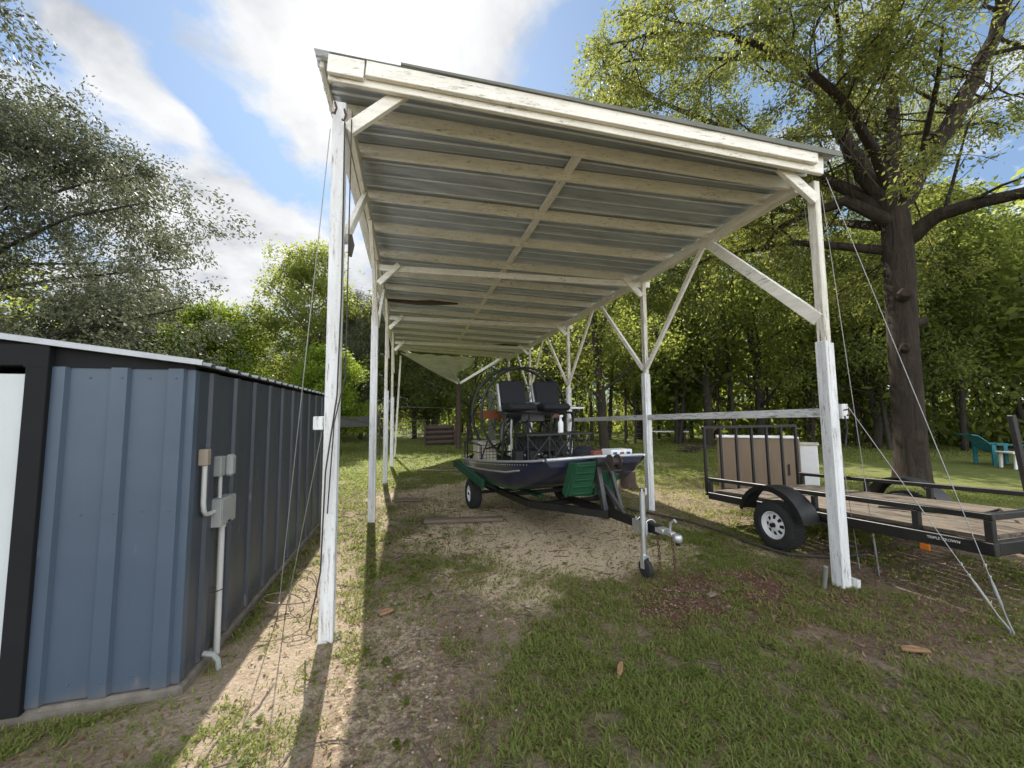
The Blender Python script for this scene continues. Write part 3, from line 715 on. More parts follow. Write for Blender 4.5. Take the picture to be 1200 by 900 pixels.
mb = MB(); mb.prism([(SX-.05,SY-.004,.05),(SX+.006,SY-.004,.05),(SX+.006,SY+.05,.05),(SX-.0,SY+.05,.05),(SX-.0,SY+.002,.05),(SX-.05,SY+.002,.05)], (0,0,1.845)); mb.build('corner_trim', m_shed, shed, .002)
MB().box((-2.035,SY-.03,.98), (.10,.05,1.90)).build('door_trim', m_blacktrim, shed, .003)
MB().box((-3.3,SY-.03,1.96), (2.63,.05,.12)).box((-2.04,SY-.031,1.915),(.112,.05,.05)).build('door_trim', m_blacktrim, shed, .003)
MB().box((-2.70,SY-.012,.96), (1.21,.03,1.79)).build('door', m_door, shed, .004)
MB().box((-3.95,SY+.0,.96), (1.3,.03,1.82)).build('front_wall', m_shed, shed, .004)
# black gable between wall head and roof slope
gb = [(SX+.004,SY-.012,1.897),(-2.09,SY-.012,1.897),(-4.6,SY-.012,1.897),(-4.6,SY-.012,2.10),(-2.95,SY-.012,2.135),(SX+.004,SY-.012,1.925)]
MB().prism(gb, (0,.03,0)).build('gable_panel', m_blacktrim, shed)
# roof: two slopes of corrugated metal, ribs across
verts = []; vy = []
y = SY-.055
while y < SY+4.9: vy += [(y,0),(y+.10,0),(y+.125,.022),(y+.155,.022),(y+.18,0)]; y += .20
xs = [(-1.24,1.925),(-2.95,2.15),(-4.7,1.92)]
for (yy, rz) in vy:
    for (xx, zz) in xs: verts.append((xx, yy, zz+rz))
mb = MB(); mb.v = verts; k = len(xs); mb.f = [(i*k+j, i*k+j+1, (i+1)*k+j+1, (i+1)*k+j) for i in range(len(vy)-1) for j in range(k-1)]
o = mb.build('roof', m_roofedge, shed); s = o.modifiers.new('t', 'SOLIDIFY'); s.thickness = .006
MB().beam((-1.235,SY-.062,1.935), (-2.95,SY-.062,2.16), .012, .035).build('roof_edge_trim', m_roofedge, shed, .002)
MB().box((-2.95,SY+2.4,.005), (3.36,4.86,.075)).build('slab', m_slab, shed, .015)
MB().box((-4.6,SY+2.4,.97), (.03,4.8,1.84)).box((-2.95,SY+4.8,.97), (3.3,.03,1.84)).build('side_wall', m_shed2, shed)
mb = MB()
for x in (-1.94,-1.82,-1.655,-1.53,-1.385):
    for z in (.13,1.05,1.84): mb.lathe((x, SY-.026 if abs(x+1.67)<.03 or abs(x+1.387)<.03 else SY-.003, z), (0,-1,0), [(0,.0065),(.003,.0065),(.0045,.003),(.005,0)], 6)
mb.build('front_screws', m_shed, shed)
mb = MB()
for i in range(12):
    for z in (.13,.74,1.35,1.84): mb.lathe((SX+.003, SY+.36+.375*i, z), (1,0,0), [(0,.0065),(.003,.0065),(.0045,.003),(.005,0)], 6)
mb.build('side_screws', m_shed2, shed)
# electrical fittings on the side wall
o = MB().box((-1.262,3.195,.955), (.075,.225,.185)).build('junction_box', m_gbox, shed, .005)
MB().box((-1.2215,3.195,.955), (.006,.208,.168)).build('cover_plate', m_gbox, o, .002)
MB().box((-1.2165,3.195,.880), (.010,.04,.014)).build('latch', m_eng, o, .002)
o = MB().box((-1.272,3.14,1.265), (.055,.075,.135)).build('outlet_box', m_gbox, shed, .005)
MB().box((-1.225,3.195,1.265), (.05,.075,.15)).build('weather_cover', m_gbox, o, .016)
MB().tube([(-1.265,3.15,1.20),(-1.265,3.155,1.045)], .012, 8).build('conduit', m_pvc, shed, 0, True)
MB().box((-1.272,2.935,1.345), (.055,.05,.105)).build('conduit_body', m_tanbox, shed, .006)
MB().tube([(-1.268,2.937,1.30),(-1.268,2.94,1.06),(-1.268,2.95,1.01),(-1.268,2.975,.98),(-1.268,3.01,.972),(-1.268,3.085,.97)], .0145, 10).build('conduit', m_pvc, shed, 0, True)
MB().tube([(-1.262,3.2,.863),(-1.258,3.2,.0)], .019, 10).tube([(-1.262,3.2,.866),(-1.262,3.2,.84)], .025, 10).build('conduit', m_pvc, shed, 0, True)
MB().tube([(-1.296,3.165,.42),(-1.262,3.168,.42),(-1.236,3.2,.42),(-1.262,3.232,.42),(-1.296,3.236,.42)], .004, 5).build('conduit_strap', m_eng, shed)
MB().tube([(-1.26,3.02,.10),(-1.20,3.01,.09),(-1.175,3.015,.05),(-1.17,3.02,-.01)], .016, 8).build('pipe_stub', m_gbox, shed, 0, True)

# ------------------------------------------------------------------ airboat trailer and airboat
AX0 = V((2.40, 3.25, 0)); ABK = V((-.122, .9925, 0)); ALF = V((-.9925, -.122, 0))
def A(a, l, z): return AX0+ABK*a+ALF*l+V((0,0,z))
def wheel(parent, c, ax, rad, wd, rimcol, holes=0, rr_=.6):
    ax = V(ax).normalized(); wobj = MB()
    pr = [(-wd*.38, rad*rr_), (-wd*.5, rad*(rr_+.06)), (-wd*.5, rad*.88), (-wd*.40, rad*.97), (-wd*.2, rad), (wd*.2, rad), (wd*.40, rad*.97), (wd*.5, rad*.88), (wd*.5, rad*(rr_+.06)), (wd*.38, rad*rr_)]
    wobj.lathe(c, ax, pr, 40)
    for i in range(40):
        a = 2*math.pi*i/40; x = ax.cross(V((0,0,1))); d = x*math.cos(a)+V((0,0,1))*math.sin(a)
        for o in (-.27, .27): wobj.beam(V(c)+d*(rad*.985)+ax*(wd*(o-.13)), V(c)+d*(rad*.985)+ax*(wd*(o+.13)), .012 if i % 2 else .018, .014, d)
    w_ = thing_part('wheel', parent, c)
    wobj.build('tyre', m_rubber, w_, 0, True)
    rb = MB(); R_ = rad*rr_
    rb.lathe(c, ax, [(wd*.40, R_*1.02), (wd*.42, R_*.97), (wd*.28, R_*.86), (wd*.20, R_*.82)], 36)
    if holes:
        n = holes
        rb.lathe(c, ax, [(wd*.20, R_*.83), (wd*.22, R_*.74)], 36).lathe(c, ax, [(wd*.30, R_*.46), (wd*.34, R_*.3), (wd*.34, R_*.18)], 30)
        x = ax.cross(V((0,0,1))).normalized(); y = V((0,0,1))
        for i in range(n):
            a = 2*math.pi*(i+.5)/n; da = math.pi/n*.55
            def q(r, aa, t): return V(c)+(x*math.cos(aa)+y*math.sin(aa))*r+ax*t
            rb.add([q(R_*.76, a-da, wd*.215), q(R_*.76, a+da, wd*.215), q(R_*.44, a+da*.8, wd*.30), q(R_*.44, a-da*.8, wd*.30)], [(0,1,2,3)])
        for i in range(5):
            a = 2*math.pi*i/5; rb.tube([q(R_*.30, a, wd*.33), q(R_*.30, a, wd*.40)], .011, 6)
    else:
        rb.lathe(c, ax, [(wd*.20, R_*.83), (wd*.3, R_*.3), (wd*.42, R_*.22), (wd*.42, .001)], 30)
    rb.build('rim', rimcol, w_, 0, True)
    back = MB().lathe(c, ax, [(wd*.06, R_*.9), (wd*.05, .001)], 24)
    back.lathe(c, ax, [(wd*.3, R_*.17), (wd*.52, R_*.16), (wd*.54, R_*.10), (wd*.54, .001)], 16)
    back.build('hub', m_black, w_, 0, True)
    return w_
def thing_part(name, parent, loc):
    o = bpy.data.objects.new(name, None); COL.objects.link(o); o.empty_display_size = .1
    o.parent = parent; o.location = V(loc)-parent_world(parent); return o

bt = thing('boat_trailer', 'black boat trailer with galvanised coupler and jack under the airboat', 'boat trailer', A(2.5, 0, 0))
def fz(a): return .42+.01*(3.9-a) - .02
mb = MB()
for s in (1,-1):
    mb.beam(A(.95, .03*s, .43), A(1.9, .62*s, .41), .055, .09).beam(A(1.88, .62*s, .41), A(4.2, .66*s, .36), .055, .09)
for a in (1.9, 2.7, 3.5, 4.15): mb.beam(A(a, -.64, .39), A(a, .64, .39), .05, .06)
mb.build('frame', m_black, bt, .004)
MB().beam(A(.16, 0, .455), A(2.0, 0, .42), .075, .085).build('tongue', m_black, bt, .004)
MB().beam(A(3.72, -.80, .25), A(3.72, .80, .25), .05, .05).build('axle', m_black, bt, .004)
for s in (1,-1): wheel(bt, A(3.72, .875*s, .245), ALF*s, .245, .185, m_rim, 0, .55)
# coupler, jack, safety chains
MB().lathe(A(-.06,0,.455), (0,0,1), [(-.045,.036),(-.03,.044),(.0,.044),(.020,.036),(.030,.0)], 18).beam(A(-.02,0,.462), A(.10,0,.465), .06, .042).beam(A(.08,0,.463), A(.19,0,.466), .085, .05).build('coupler', m_galvbright, bt, .006, True)
MB().tube([A(.03,0,.49),A(.02,0,.56),A(-.03,0,.60),A(-.05,0,.58)], .012, 6).build('coupler_latch', m_galvbright, bt, 0, True)
MB().lathe(A(-.06,0,.40), (0,0,1), [(-.03,0),(-.02,.02),(.01,.022)], 12).build('coupler_lock', m_black, bt)
jk = MB().tube([A(.27,.115,.50), A(.27,.115,.82)], .028, 12).tube([A(.27,.115,.16), A(.27,.115,.52)], .022, 12)
jk.build('jack_post', m_galvbright, bt, 0, True)
MB().tube([A(.27,.115,.82), A(.27,.115,.85), A(.21,.115,.86), A(.21,.115,.80)], .009, 6).build('jack_handle', m_galvbright, bt, 0, True)
for q in (.30, .43): MB().ring(A(q,0,.455), ABK, .072, .007, 20, 6).beam(A(q,.07,.37), A(q,.07,.54), .012, .014).build('jack_clamp', m_galvbright, bt, 0)
MB().beam(A(.24,.09,.455), A(.46,.09,.455), .016, .12).build('jack_bracket', m_galvbright, bt, .003)
wc = A(.25,.115,.085)
MB().lathe(wc, ALF, [(-.025,.02),(-.028,.06),(-.022,.083),(.022,.083),(.028,.06),(.025,.02)], 20).build('jack_wheel', m_rubber, bt, 0, True)
MB().beam(A(.25,.155,.085), A(.265,.15,.20), .008, .05, ABK).beam(A(.25,.075,.085), A(.265,.08,.20), .008, .05, ABK).box(A(.265,.115,.20), (.06,.06,.02)).build('jack_fork', m_galvbright, bt)
def chain(p, n, sway, drift):
    mb = MB(); c = V(p)
    for i in range(n):
        o = V((0,0,.024)); sx = V((.011,0,0)) if i % 2 else V((0,.011,0))
        pts = [c+o*.8*math.sin(t)+sx*1.1*math.cos(t) for t in np.linspace(0, 2*math.pi, 9)]
        mb.tube(pts, .0042, 5, False); c = c+V((sway*math.sin(i*.5), drift, -.033))
        if c.z < .03: c.z = .02; c += V((.02,-.02,0))
    return mb
chain(A(.14,.05,.41), 13, .004, .001).build('safety_chain', m_rust, bt)
chain(A(.06,-.05,.42), 14, .003, -.001).build('safety_chain', m_rust, bt)
# winch stand and winch
MB().beam(A(1.00,.05,.45), A(1.16,.05,1.03), .055, .07, ABK).beam(A(.74,-.04,.45), A(1.16,-.02,.78), .045, .05).beam(A(.95,-.14,.47), A(1.12,-.12,.95), .045, .05).build('winch_stand', m_eng, bt, .004)
wn = MB().lathe(A(.98,-.075,1.03), ALF, [(-.06,.0),(-.06,.085),(-.052,.085),(-.045,.045),(.045,.045),(.052,.085),(.06,.085),(.06,0)], 20).beam(A(.98,.0,.93), A(.98,-.15,.93), .10, .012)
wn.build('winch', m_winch, bt, 0)
MB().tube([A(.98,-.0,1.03),A(.98,.04,1.03),A(.90,.045,.96),A(.86,.045,.90)], .009, 6).build('winch_handle', m_rubber, bt)
MB().lathe(A(1.10,.06,1.02), ALF, [(-.03,.0),(-.04,.05),(.04,.05),(.03,0)], 12).build('bow_roller', m_rubber, bt)
MB().tube([A(.99,-.08,.99), A(1.18,-.35,1.0)], .012, 5).build('winch_strap', m_redbrown, bt)
# green carpeted boards: the bow stop in front of the hull and the side guide at the stern
gb_ = MB().prism([A(1.02,.40,1.03),A(1.06,.10,1.03),A(1.20,.10,.60),A(1.20,.42,.62)], ABK*.05)
for i in range(5):
    t = i/5+.1; gb_.beam(A(1.025+.15*t,.395,1.03-.42*t), A(1.055+.14*t,.11,1.03-.43*t), .02, .02)
gb_.prism([A(1.04,.40,1.03),A(1.24,.44,.62),A(1.24,.44,.60),A(1.34,.44,.64),A(1.20,.42,1.02)], ALF*-.04)
gb_.prism([A(1.10,.06,.92),A(1.12,-.26,.86),A(1.20,-.22,.60),A(1.20,.06,.60)], ABK*.05)
gb_.build('bow_stop_board', m_green, bt, .01)
MB().beam(A(2.95,.93,.52), A(4.15,1.05,.70), .06, .15).build('guide_board', m_green, bt, .015)
MB().beam(A(4.1,.66,.40), A(4.1,.98,.60), .05, .05).beam(A(3.1,.66,.40), A(3.1,.90,.52), .05, .05).box(A(4.22,1.04,.70), (.14,.14,.10)).build('guide_arm', m_black, bt, .004)
for s in (1,-1): MB().beam(A(2.0,.4*s,.475), A(4.1,.45*s,.435), .09, .04).build('bunk', m_green, bt, .006)

ab = thing('airboat', 'navy blue aluminium airboat with raised black seats and a round propeller cage', 'airboat', A(2.6, 0, .46))
# hull: sections from stern to bow  (a, half width bottom, half width top, z bottom, z top)
secs = [(4.05,.90,.96,.48,.80),(3.3,.91,.97,.51,.855),(2.6,.90,.96,.545,.91),(2.0,.86,.92,.59,.965),(1.65,.82,.87,.70,1.0),(1.4,.76,.80,.83,1.025),(1.22,.70,.73,.97,1.05)]
def hull(mb, secs, inset=0):
    for a, hb, ht, zb, zt in secs:
        hb -= inset; ht -= inset; zb += inset
        for l, z in ((ht,zt),((hb+ht)/2+.02,(zb*.35+zt*.65)),(hb+.01,zb+.07),(hb-.06,zb),(-hb+.06,zb),(-hb-.01,zb+.07),(-(hb+ht)/2-.02,(zb*.35+zt*.65)),(-ht,zt)):
            mb.v.append(tuple(A(a, l, z)))
    k = 8; n = len(secs); b = len(mb.v)-k*n
    mb.f += [(b+i*k+j, b+i*k+j+1, b+(i+1)*k+j+1, b+(i+1)*k+j) for i in range(n-1) for j in range(k-1)]
    mb.f += [tuple(b+j for j in range(k)), tuple(b+(n-1)*k+j for j in range(k-1,-1,-1))]
def M_hull():
    m, nt, out = nodes('navy_hull_with_silver_swoosh'); b = bsdf(nt, out, .28, 0, .5)
    tc = nd(nt, 'ShaderNodeTexCoord').outputs['Object']; sp = nd(nt, 'ShaderNodeSeparateXYZ'); nt.links.new(tc, sp.inputs[0])
    n = noise(nt, mapping(nt, tc, (1,1,3)), 2.6, 5, .6, .6)
    # the silver flash of the paint scheme lies towards the stern and tapers forward
    f = math_n(nt, 'ADD', math_n(nt, 'MULTIPLY', sp.outputs[1], .55), math_n(nt, 'MULTIPLY', n.outputs[0], .7))
    r = ramp(nt, [(.50, (.006,.010,.036)), (.60, (.024,.027,.042)), (.74, (.30,.285,.25)), (1.0, (.20,.185,.16))]); nt.links.new(f, r.inputs[0])
    n2 = noise(nt, tc, 14, 4, .6); c = mixc(nt, math_n(nt, 'MULTIPLY', n2.outputs[0], .22), r.outputs[0], (.06,.055,.05))
    low = ramp(nt, [(.0, (1,1,1)), (.02, (0,0,0))]); nt.links.new(math_n(nt, 'ADD', sp.outputs[2], math_n(nt, 'MULTIPLY', sp.outputs[1], .035)), low.inputs[0])
    rl = math_n(nt, 'SUBTRACT', math_n(nt, 'MULTIPLY', sp.outputs[1], -.04), sp.outputs[2])
    r3 = ramp(nt, [(.0, (0,0,0)), (.012, (1,1,1))]); nt.links.new(math_n(nt, 'ADD', rl, .17), r3.inputs[0])
    c = mixc(nt, math_n(nt, 'MULTIPLY', r3.outputs[0], .85), c, (.010,.085,.035))
    nt.links.new(c, b.inputs['Base Color']); return m
mb = MB(); hull(mb, secs); mb.f.pop(); mb.f.pop()
k = 8; n = len(secs); mb.f += [tuple(j for j in range(k)), tuple((n-1)*k+j for j in range(k-1,-1,-1))]
hb_ = mb.build('hull', M_hull(), ab, 0, True)
mb = MB()
for s in (1,-1): mb.tube([A(a, s*(ht+.005), zt+.008) for a, hb, ht, zb, zt in secs], .015, 8)
mb.tube([A(1.22, .70, 1.058), A(1.20, 0, 1.07), A(1.22, -.70, 1.058)], .022, 8).tube([A(4.06,.98,.81), A(4.06,-.98,.81)], .022, 8)
mb.build('gunwale', m_alu, ab, 0, True)
mb = MB(); mb.add([A(4.0,.92,.72),A(2.0,.86,.88),A(1.28,.66,1.0),A(1.28,-.66,1.0),A(2.0,-.86,.88),A(4.0,-.92,.72)], [(0,1,2,3,4,5)]); mb.build('deck', m_alu, ab)
mb = MB()
for i in range(40):
    a = 1.5+2.5*i/39; j = 0
    while j < len(secs)-2 and a < secs[j+1][0]: j += 1
    a0, b0_, t0_, zb0, zt0 = secs[j]; a1, b1_, t1_, zb1, zt1 = secs[j+1]; f_ = (a0-a)/(a0-a1); ht = t0_+(t1_-t0_)*f_; zt = zt0+(zt1-zt0)*f_
    for s in (1,): mb.lathe(A(a, s*(ht-.001), zt-.035), ALF*s, [(0,.008),(.005,.006),(.006,0)], 6)
mb.build('rivets', m_alu, ab)
for s in (1,-1): MB().tube([A(a, s*((hb+ht)/2+.026), zb*.35+zt*.65) for a, hb, ht, zb, zt in secs[:5]], .012, 6).build('rub_rail', m_alu, ab, 0, True)
# engine stand, engine, propeller, cage, rudders
mb = MB()
for s in (1,-1):
    mb.tube([A(4.0,.42*s,.76),A(3.35,.30*s,1.48)], .02, 8).tube([A(2.75,.42*s,.84),A(3.2,.30*s,1.48)], .02, 8).tube([A(2.95,.30*s,1.48),A(3.6,.30*s,1.48)], .022, 8)
    mb.tube([A(4.0,.42*s,.78),A(2.75,.42*s,.86)], .018, 8)
mb.tube([A(3.35,.30,1.48),A(3.35,-.30,1.48)], .02, 8).tube([A(4.0,.42,.9),A(4.0,-.42,.9)], .018, 8); mb.build('engine_stand', m_grating, ab, 0, True)
en = MB().box(A(3.28,0,1.60), (.42,.50,.24)).box(A(3.3,0,1.76), (.30,.42,.10))
for s in (1,-1):
    for j in (-.14,.14): 
        en.lathe(A(3.28+j,.21*s,1.62), ALF*s, [(0,.085),(.03,.10),(.04,.085),(.07,.10),(.08,.085),(.11,.10),(.12,.085),(.15,.09),(.19,.06),(.19,0)], 14)
en.lathe(A(3.5,0,1.60), ABK, [(0,.11),(.12,.08),(.13,.05),(.24,.045)], 16); en.build('engine', m_eng, ab, .006)
MB().tube([A(3.4,.30,1.55),A(3.45,.42,1.42),A(3.40,.46,1.2),A(3.3,.44,1.0),A(3.45,.42,.9)], .045, 10).tube([A(3.2,.34,1.55),A(3.1,.40,1.35),A(3.2,.42,1.1)], .035, 10).build('exhaust_pipe', m_eng, ab, 0, True)
pc = A(3.66,0,1.60)
mb = MB()
for s in (1,-1):
    pts = [(.06,.05,.035),(.25,.075,.03),(.5,.085,.022),(.72,.075,.016),(.80,.05,.012)]
    vs = []
    for r, cw, th in pts:
        tw = .75-.6*r; d = V((0,0,1))*math.cos(tw)*cw+ABK*math.sin(tw)*cw; nn = ABK*th
        c = pc+ALF*r*s; vs += [c-d, c+nn*.6, c+d, c-nn*.6]
    n = len(pts); mb.add(vs, [(i*4+j, i*4+(j+1)%4, (i+1)*4+(j+1)%4, (i+1)*4+j) for i in range(n-1) for j in range(4)]+[(0,1,2,3),tuple((n-1)*4+j for j in (3,2,1,0))])
mb.lathe(pc-ABK*.05, ABK, [(0,.07),(.1,.07),(.15,.03),(.16,0)], 16); mb.build('propeller', m_orange, ab, 0, True)
mb = MB(); cc = A(3.75,0,1.62); cf = A(3.42,0,1.62)
mb.ring(cc+ABK*.08, ABK, .86, .027, 48, 8).ring(cf, ABK, .82, .022, 48, 6).ring(cc+ABK*.08, ABK, .52, .008, 36, 5).ring(cf, ABK, .5, .007, 36, 5).ring(cc+ABK*.08, ABK, .22, .007, 24, 5)
for i in range(16):
    a = 2*math.pi*i/16; d = ALF*math.cos(a)+V((0,0,1))*math.sin(a)
    mb.tube([cc+ABK*.08+d*.86, cf+d*.82], .008, 5).tube([cc+ABK*.08+d*.10, cc+ABK*.08+d*.86], .006, 5)
    if i % 2: mb.tube([cf+d*.2, cf+d*.82], .005, 5)
for s in (1,-1): mb.tube([cc+ALF*.70*s+V((0,0,-.50)), A(4.0,.86*s,.80)], .018, 6).tube([cf+ALF*.70*s+V((0,0,-.45)), A(3.3,.86*s,.86)], .016, 6).tube([A(4.02,.9*s,.8), A(4.02,.9*s,1.35), cc+ALF*.80*s+V((0,0,-.25))], .014, 6)
mb.build('propeller_cage', m_grating, ab, 0, True)
for s in (1,-1):
    MB().prism([A(4.02,.36*s,.98),A(4.36,.36*s,1.0),A(4.36,.36*s,2.02),A(4.02,.36*s,2.05)], ALF*.025).build('rudder', m_rudder, ab, .008)
for s in (1,-1): MB().tube([A(4.0,.95*s,.82),A(4.0,.95*s,1.12),A(3.0,.95*s,1.12),A(3.0,.95*s,.88)], .013, 6).tube([A(4.0,.95*s,.97),A(3.0,.95*s,1.0)], .009, 6).build('side_railing', m_grating, ab, 0, True)
MB().tube([A(3.95,.9,.85),A(3.2,.5,1.15),A(2.9,.45,1.3)], .014, 6).build('control_rod', m_grating, ab, 0, True)
# seat platform, two seats, foot rest table
mb = MB()
for l in (.62,.2,-.2,-.62):
    mb.tube([A(2.95,l,.86),A(2.80,l,1.62)], .017, 6)
mb.tube([A(2.80,.66,1.62),A(2.80,-.66,1.62)], .018, 6).tube([A(3.1,.66,1.64),A(3.1,-.66,1.64)], .018, 6)
for l in (.62,-.62): mb.tube([A(2.78,l,1.62),A(3.15,l,1.64)], .018, 6).tube([A(2.5,l*.9,.9),A(2.88,l,1.62)], .014, 6)
mb.build('seat_stand', m_grating, ab, 0, True)
def bseat(l, yaw, tilt):
    st = thing_part('seat', ab, A(2.88, l, 1.66))
    Mz = Matrix.Rotation(math.atan2(ABK.y, ABK.x)-math.pi/2+yaw, 3, 'Z')
    def L(x, y, z): return A(2.88, l, 1.66)+Mz @ V((x, y, z))
    mb = MB().prism([L(-.23,-.24,.0),L(-.23,.22,.0),L(-.23,.22,.11),L(-.23,-.20,.12),L(-.23,-.26,.07)], Mz @ V((.46,0,0))); mb.build('cushion', m_seat, st, .03)
    mb = MB().prism([L(-.23,.17,.10),L(-.23,.27+tilt,.52),L(-.23,.35+tilt,.51),L(-.23,.26,.08)], Mz @ V((.46,0,0))); mb.build('backrest', m_seat, st, .035)
    MB().prism([L(-.26,.16,.0),L(-.26,.30+tilt,.46),L(-.26,.34+tilt,.44),L(-.26,.24,0)], Mz @ V((.03,0,0))).build('side_frame', m_alu, st)
bseat(.36, 0.0, .0); bseat(-.26, -.12, .06)
MB().box(A(2.78,-.58,1.70), (.34,.22,.035)).box(A(2.85,-.52,1.735), (.3,.12,.02)).build('side_tray', m_alu, ab, .006)
mb = MB()
T0, T1 = 2.15, 2.62
for l in (.52,.18,-.16,-.5):
    mb.tube([A(T0,l,.86),A(T0,l,1.29)], .012, 6).tube([A(T1,l,.84),A(T1,l,1.29)], .012, 6)
for a_ in (T0,T1):
    for l0, l1 in ((.52,.18),(.18,-.16),(-.16,-.5)): mb.tube([A(a_,l0,.88),A(a_,l1,1.27)], .009, 5).tube([A(a_,l1,.88),A(a_,l0,1.27)], .009, 5)
mb.tube([A(T0,.52,.88),A(T1,.52,1.27)], .009, 5).tube([A(T1,.52,.88),A(T0,.52,1.27)], .009, 5)
mb.build('foot_rest_frame', m_grating, ab, 0, True)
MB().box(A((T0+T1)/2,.0,1.305), (1.10,.52,.03), Matrix.Rotation(math.atan2(ABK.y, ABK.x)-math.pi/2, 3, 'Z')).build('foot_rest', m_grating, ab, .005)
for l in (.62,.40): MB().box(A(2.3,l,.96), (.13,.2,.26), Matrix.Rotation(.1, 3, 'X')).build('pedal_box', m_black, ab, .01)
MB().tube([A(2.5,.62,.9),A(2.45,.66,1.35),A(2.42,.66,1.52)], .014, 6).build('rudder_stick', m_alu, ab)
MB().box(A(3.0,.02,1.10), (.62,.42,.26), Matrix.Rotation(math.atan2(ABK.y, ABK.x)-math.pi/2, 3, 'Z')).build('fuel_tank', m_black, ab, .03)
MB().box(A(3.35,-.55,.98), (.28,.34,.22), Matrix.Rotation(math.atan2(ABK.y, ABK.x)-math.pi/2, 3, 'Z')).build('battery_box', m_black, ab, .015)
for q in ([A(3.2,.2,1.5),A(3.05,.34,1.3),A(3.1,.3,1.1),A(3.3,.2,.9)], [A(3.3,-.2,1.5),A(3.1,-.4,1.25),A(3.2,-.5,1.05)], [A(3.15,.1,1.55),A(2.9,.15,1.45),A(2.85,.1,1.2)]):
    MB().tube(q, .016, 6).build('engine_hose', m_rubber, ab, 0, True)
# loose things on the boat
crm = MB(); Mz = Matrix.Rotation(math.atan2(ABK.y, ABK.x)-math.pi/2, 3, 'Z')
cr = thing('crate', 'cream wire fronted crate on the stern of the airboat', 'crate', A(3.72,.66,.75))
MB().box(A(3.72,.66,.94), (.34,.34,.36), Mz).build('body', m_creambox, cr, .01)
MB().box(A(3.72,.66,1.13), (.38,.38,.025), Mz).build('lid', m_alu, cr, .005)
mb = MB()
for i in range(6): 
    t = -.15+.06*i; mb.tube([A(3.54,.66+t,.78),A(3.54,.66+t,1.1)], .004, 4).tube([A(3.54,.66-.16,.80+.055*i),A(3.54,.66+.16,.80+.055*i)], .004, 4)
mb.build('wire_front', m_grating, cr)
b_ = thing('bottle', 'white plastic bottle standing on the black foot rest of the airboat', 'bottle', A(2.35,-.12,1.32))
MB().lathe(A(2.35,-.12,1.32), (0,0,1), [(0,0),(0,.04),(.15,.042),(.19,.02),(.20,.018)], 14).build('body', m_whitep, b_, 0, True)
MB().lathe(A(2.35,-.12,1.52), (0,0,1), [(0,.018),(.03,.02),(.035,.0)], 12).box(A(2.33,-.12,1.57), (.05,.03,.03)).build('cap', m_whitep, b_)
t_ = thing('tackle_box', 'rust red case in the bow of the airboat beside the sticker covered lid', 'case', A(1.62,-.30,1.0))
MB().box(A(1.6,-.30,1.04), (.30,.2,.13), Mz).build('body', m_redbrown, t_, .01)
MB().tube([A(1.6,-.22,1.10),A(1.6,-.24,1.14),A(1.6,-.36,1.14),A(1.6,-.38,1.10)], .008, 6).build('handle', m_black, t_)
t_ = thing('cooler', 'low white cooler with blue patches lying in the bow of the airboat', 'cooler', A(1.42,-.45,1.02))
MB().box(A(1.42,-.45,1.07), (.34,.22,.12), Mz).build('body', m_whitep, t_, .01)
for i, l in enumerate((-.34,-.45,-.55)): MB().box(A(1.305,l,1.07), (.055,.006,.06), Mz).build('sticker', [m_blue,m_redbrown,m_blue][i], t_)
MB().lathe(A(1.75,-.15,.98), (0,0,1), [(0,.0),(0,.17),(.12,.16),(.17,.10),(.185,0)], 16).build('folded_cover', m_seat, ab, 0, True)

# ------------------------------------------------------------------ utility trailer
ut = thing('utility_trailer', 'black open utility trailer with plank deck and raised mesh tailgate', 'trailer', (4.45, 3.7, 0))
RN = V((4.38, 5.05, 0)); TF = V((-.018, -.9998, 0)); TS = V((.9998, -.018, 0))
def T(a, b, z): return RN+TF*a+TS*b+V((0,0,z+.18*a/3.03))
LT, WT = 3.03, 1.80
mb = MB()
for b in (.03, WT-.03): mb.beam(T(0,b,.35), T(LT,b,.35), .06, .10)
for a in (.03, LT-.03): mb.beam(T(a,.06,.352), T(a,WT-.06,.352), .06, .096)
for i in range(1,6): mb.beam(T(LT*i/6,.06,.335), T(LT*i/6,WT-.06,.335), .05, .05)
mb.beam(T(LT-.1,.5,.30), T(LT+1.2,WT/2,.28), .07, .08).beam(T(LT-.1,WT-.5,.30), T(LT+1.2,WT/2,.28), .07, .08)
mb.build('frame', m_black, ut, .005)
for b in (.03, WT-.03):
    MB().beam(T(0,b,.595), T(LT,b,.595), .05, .05).build('top_rail', m_black, ut, .005)
MB().beam(T(LT-.03,.06,.595), T(LT-.03,WT-.06,.595), .05, .05).build('top_rail', m_black, ut, .005)
for a in (.03, 1.62, 2.54, LT-.03): MB().beam(T(a,.03,.40), T(a,.03,.57), .05, .05, (0,1,0)).build('stake_post', m_black, ut, .004)
for a in (.03, .96, 1.65, LT-.03): MB().beam(T(a,WT-.03,.40), T(a,WT-.03,.57), .05, .05, (0,1,0)).build('stake_post', m_black, ut, .004)
for i in range(12):
    b = .06+(WT-.12)*(i+.5)/12; q = .005*random.random()
    MB().beam(T(.07,b,.415+q), T(LT-.07,b,.415+q), (WT-.12)/12-.012, .035).build('deck_plank', m_deck, ut, .004)
wheel(ut, T(1.30,-.14,0)*1+V((0,0,.275-T(1.30,0,0).z)), -TS, .275, .20, m_rim, 8, .56)
wheel(ut, T(1.30,WT+.14,0)+V((0,0,.275-T(1.30,0,0).z)), TS, .275, .20, m_rim, 8, .56)
zc = .33
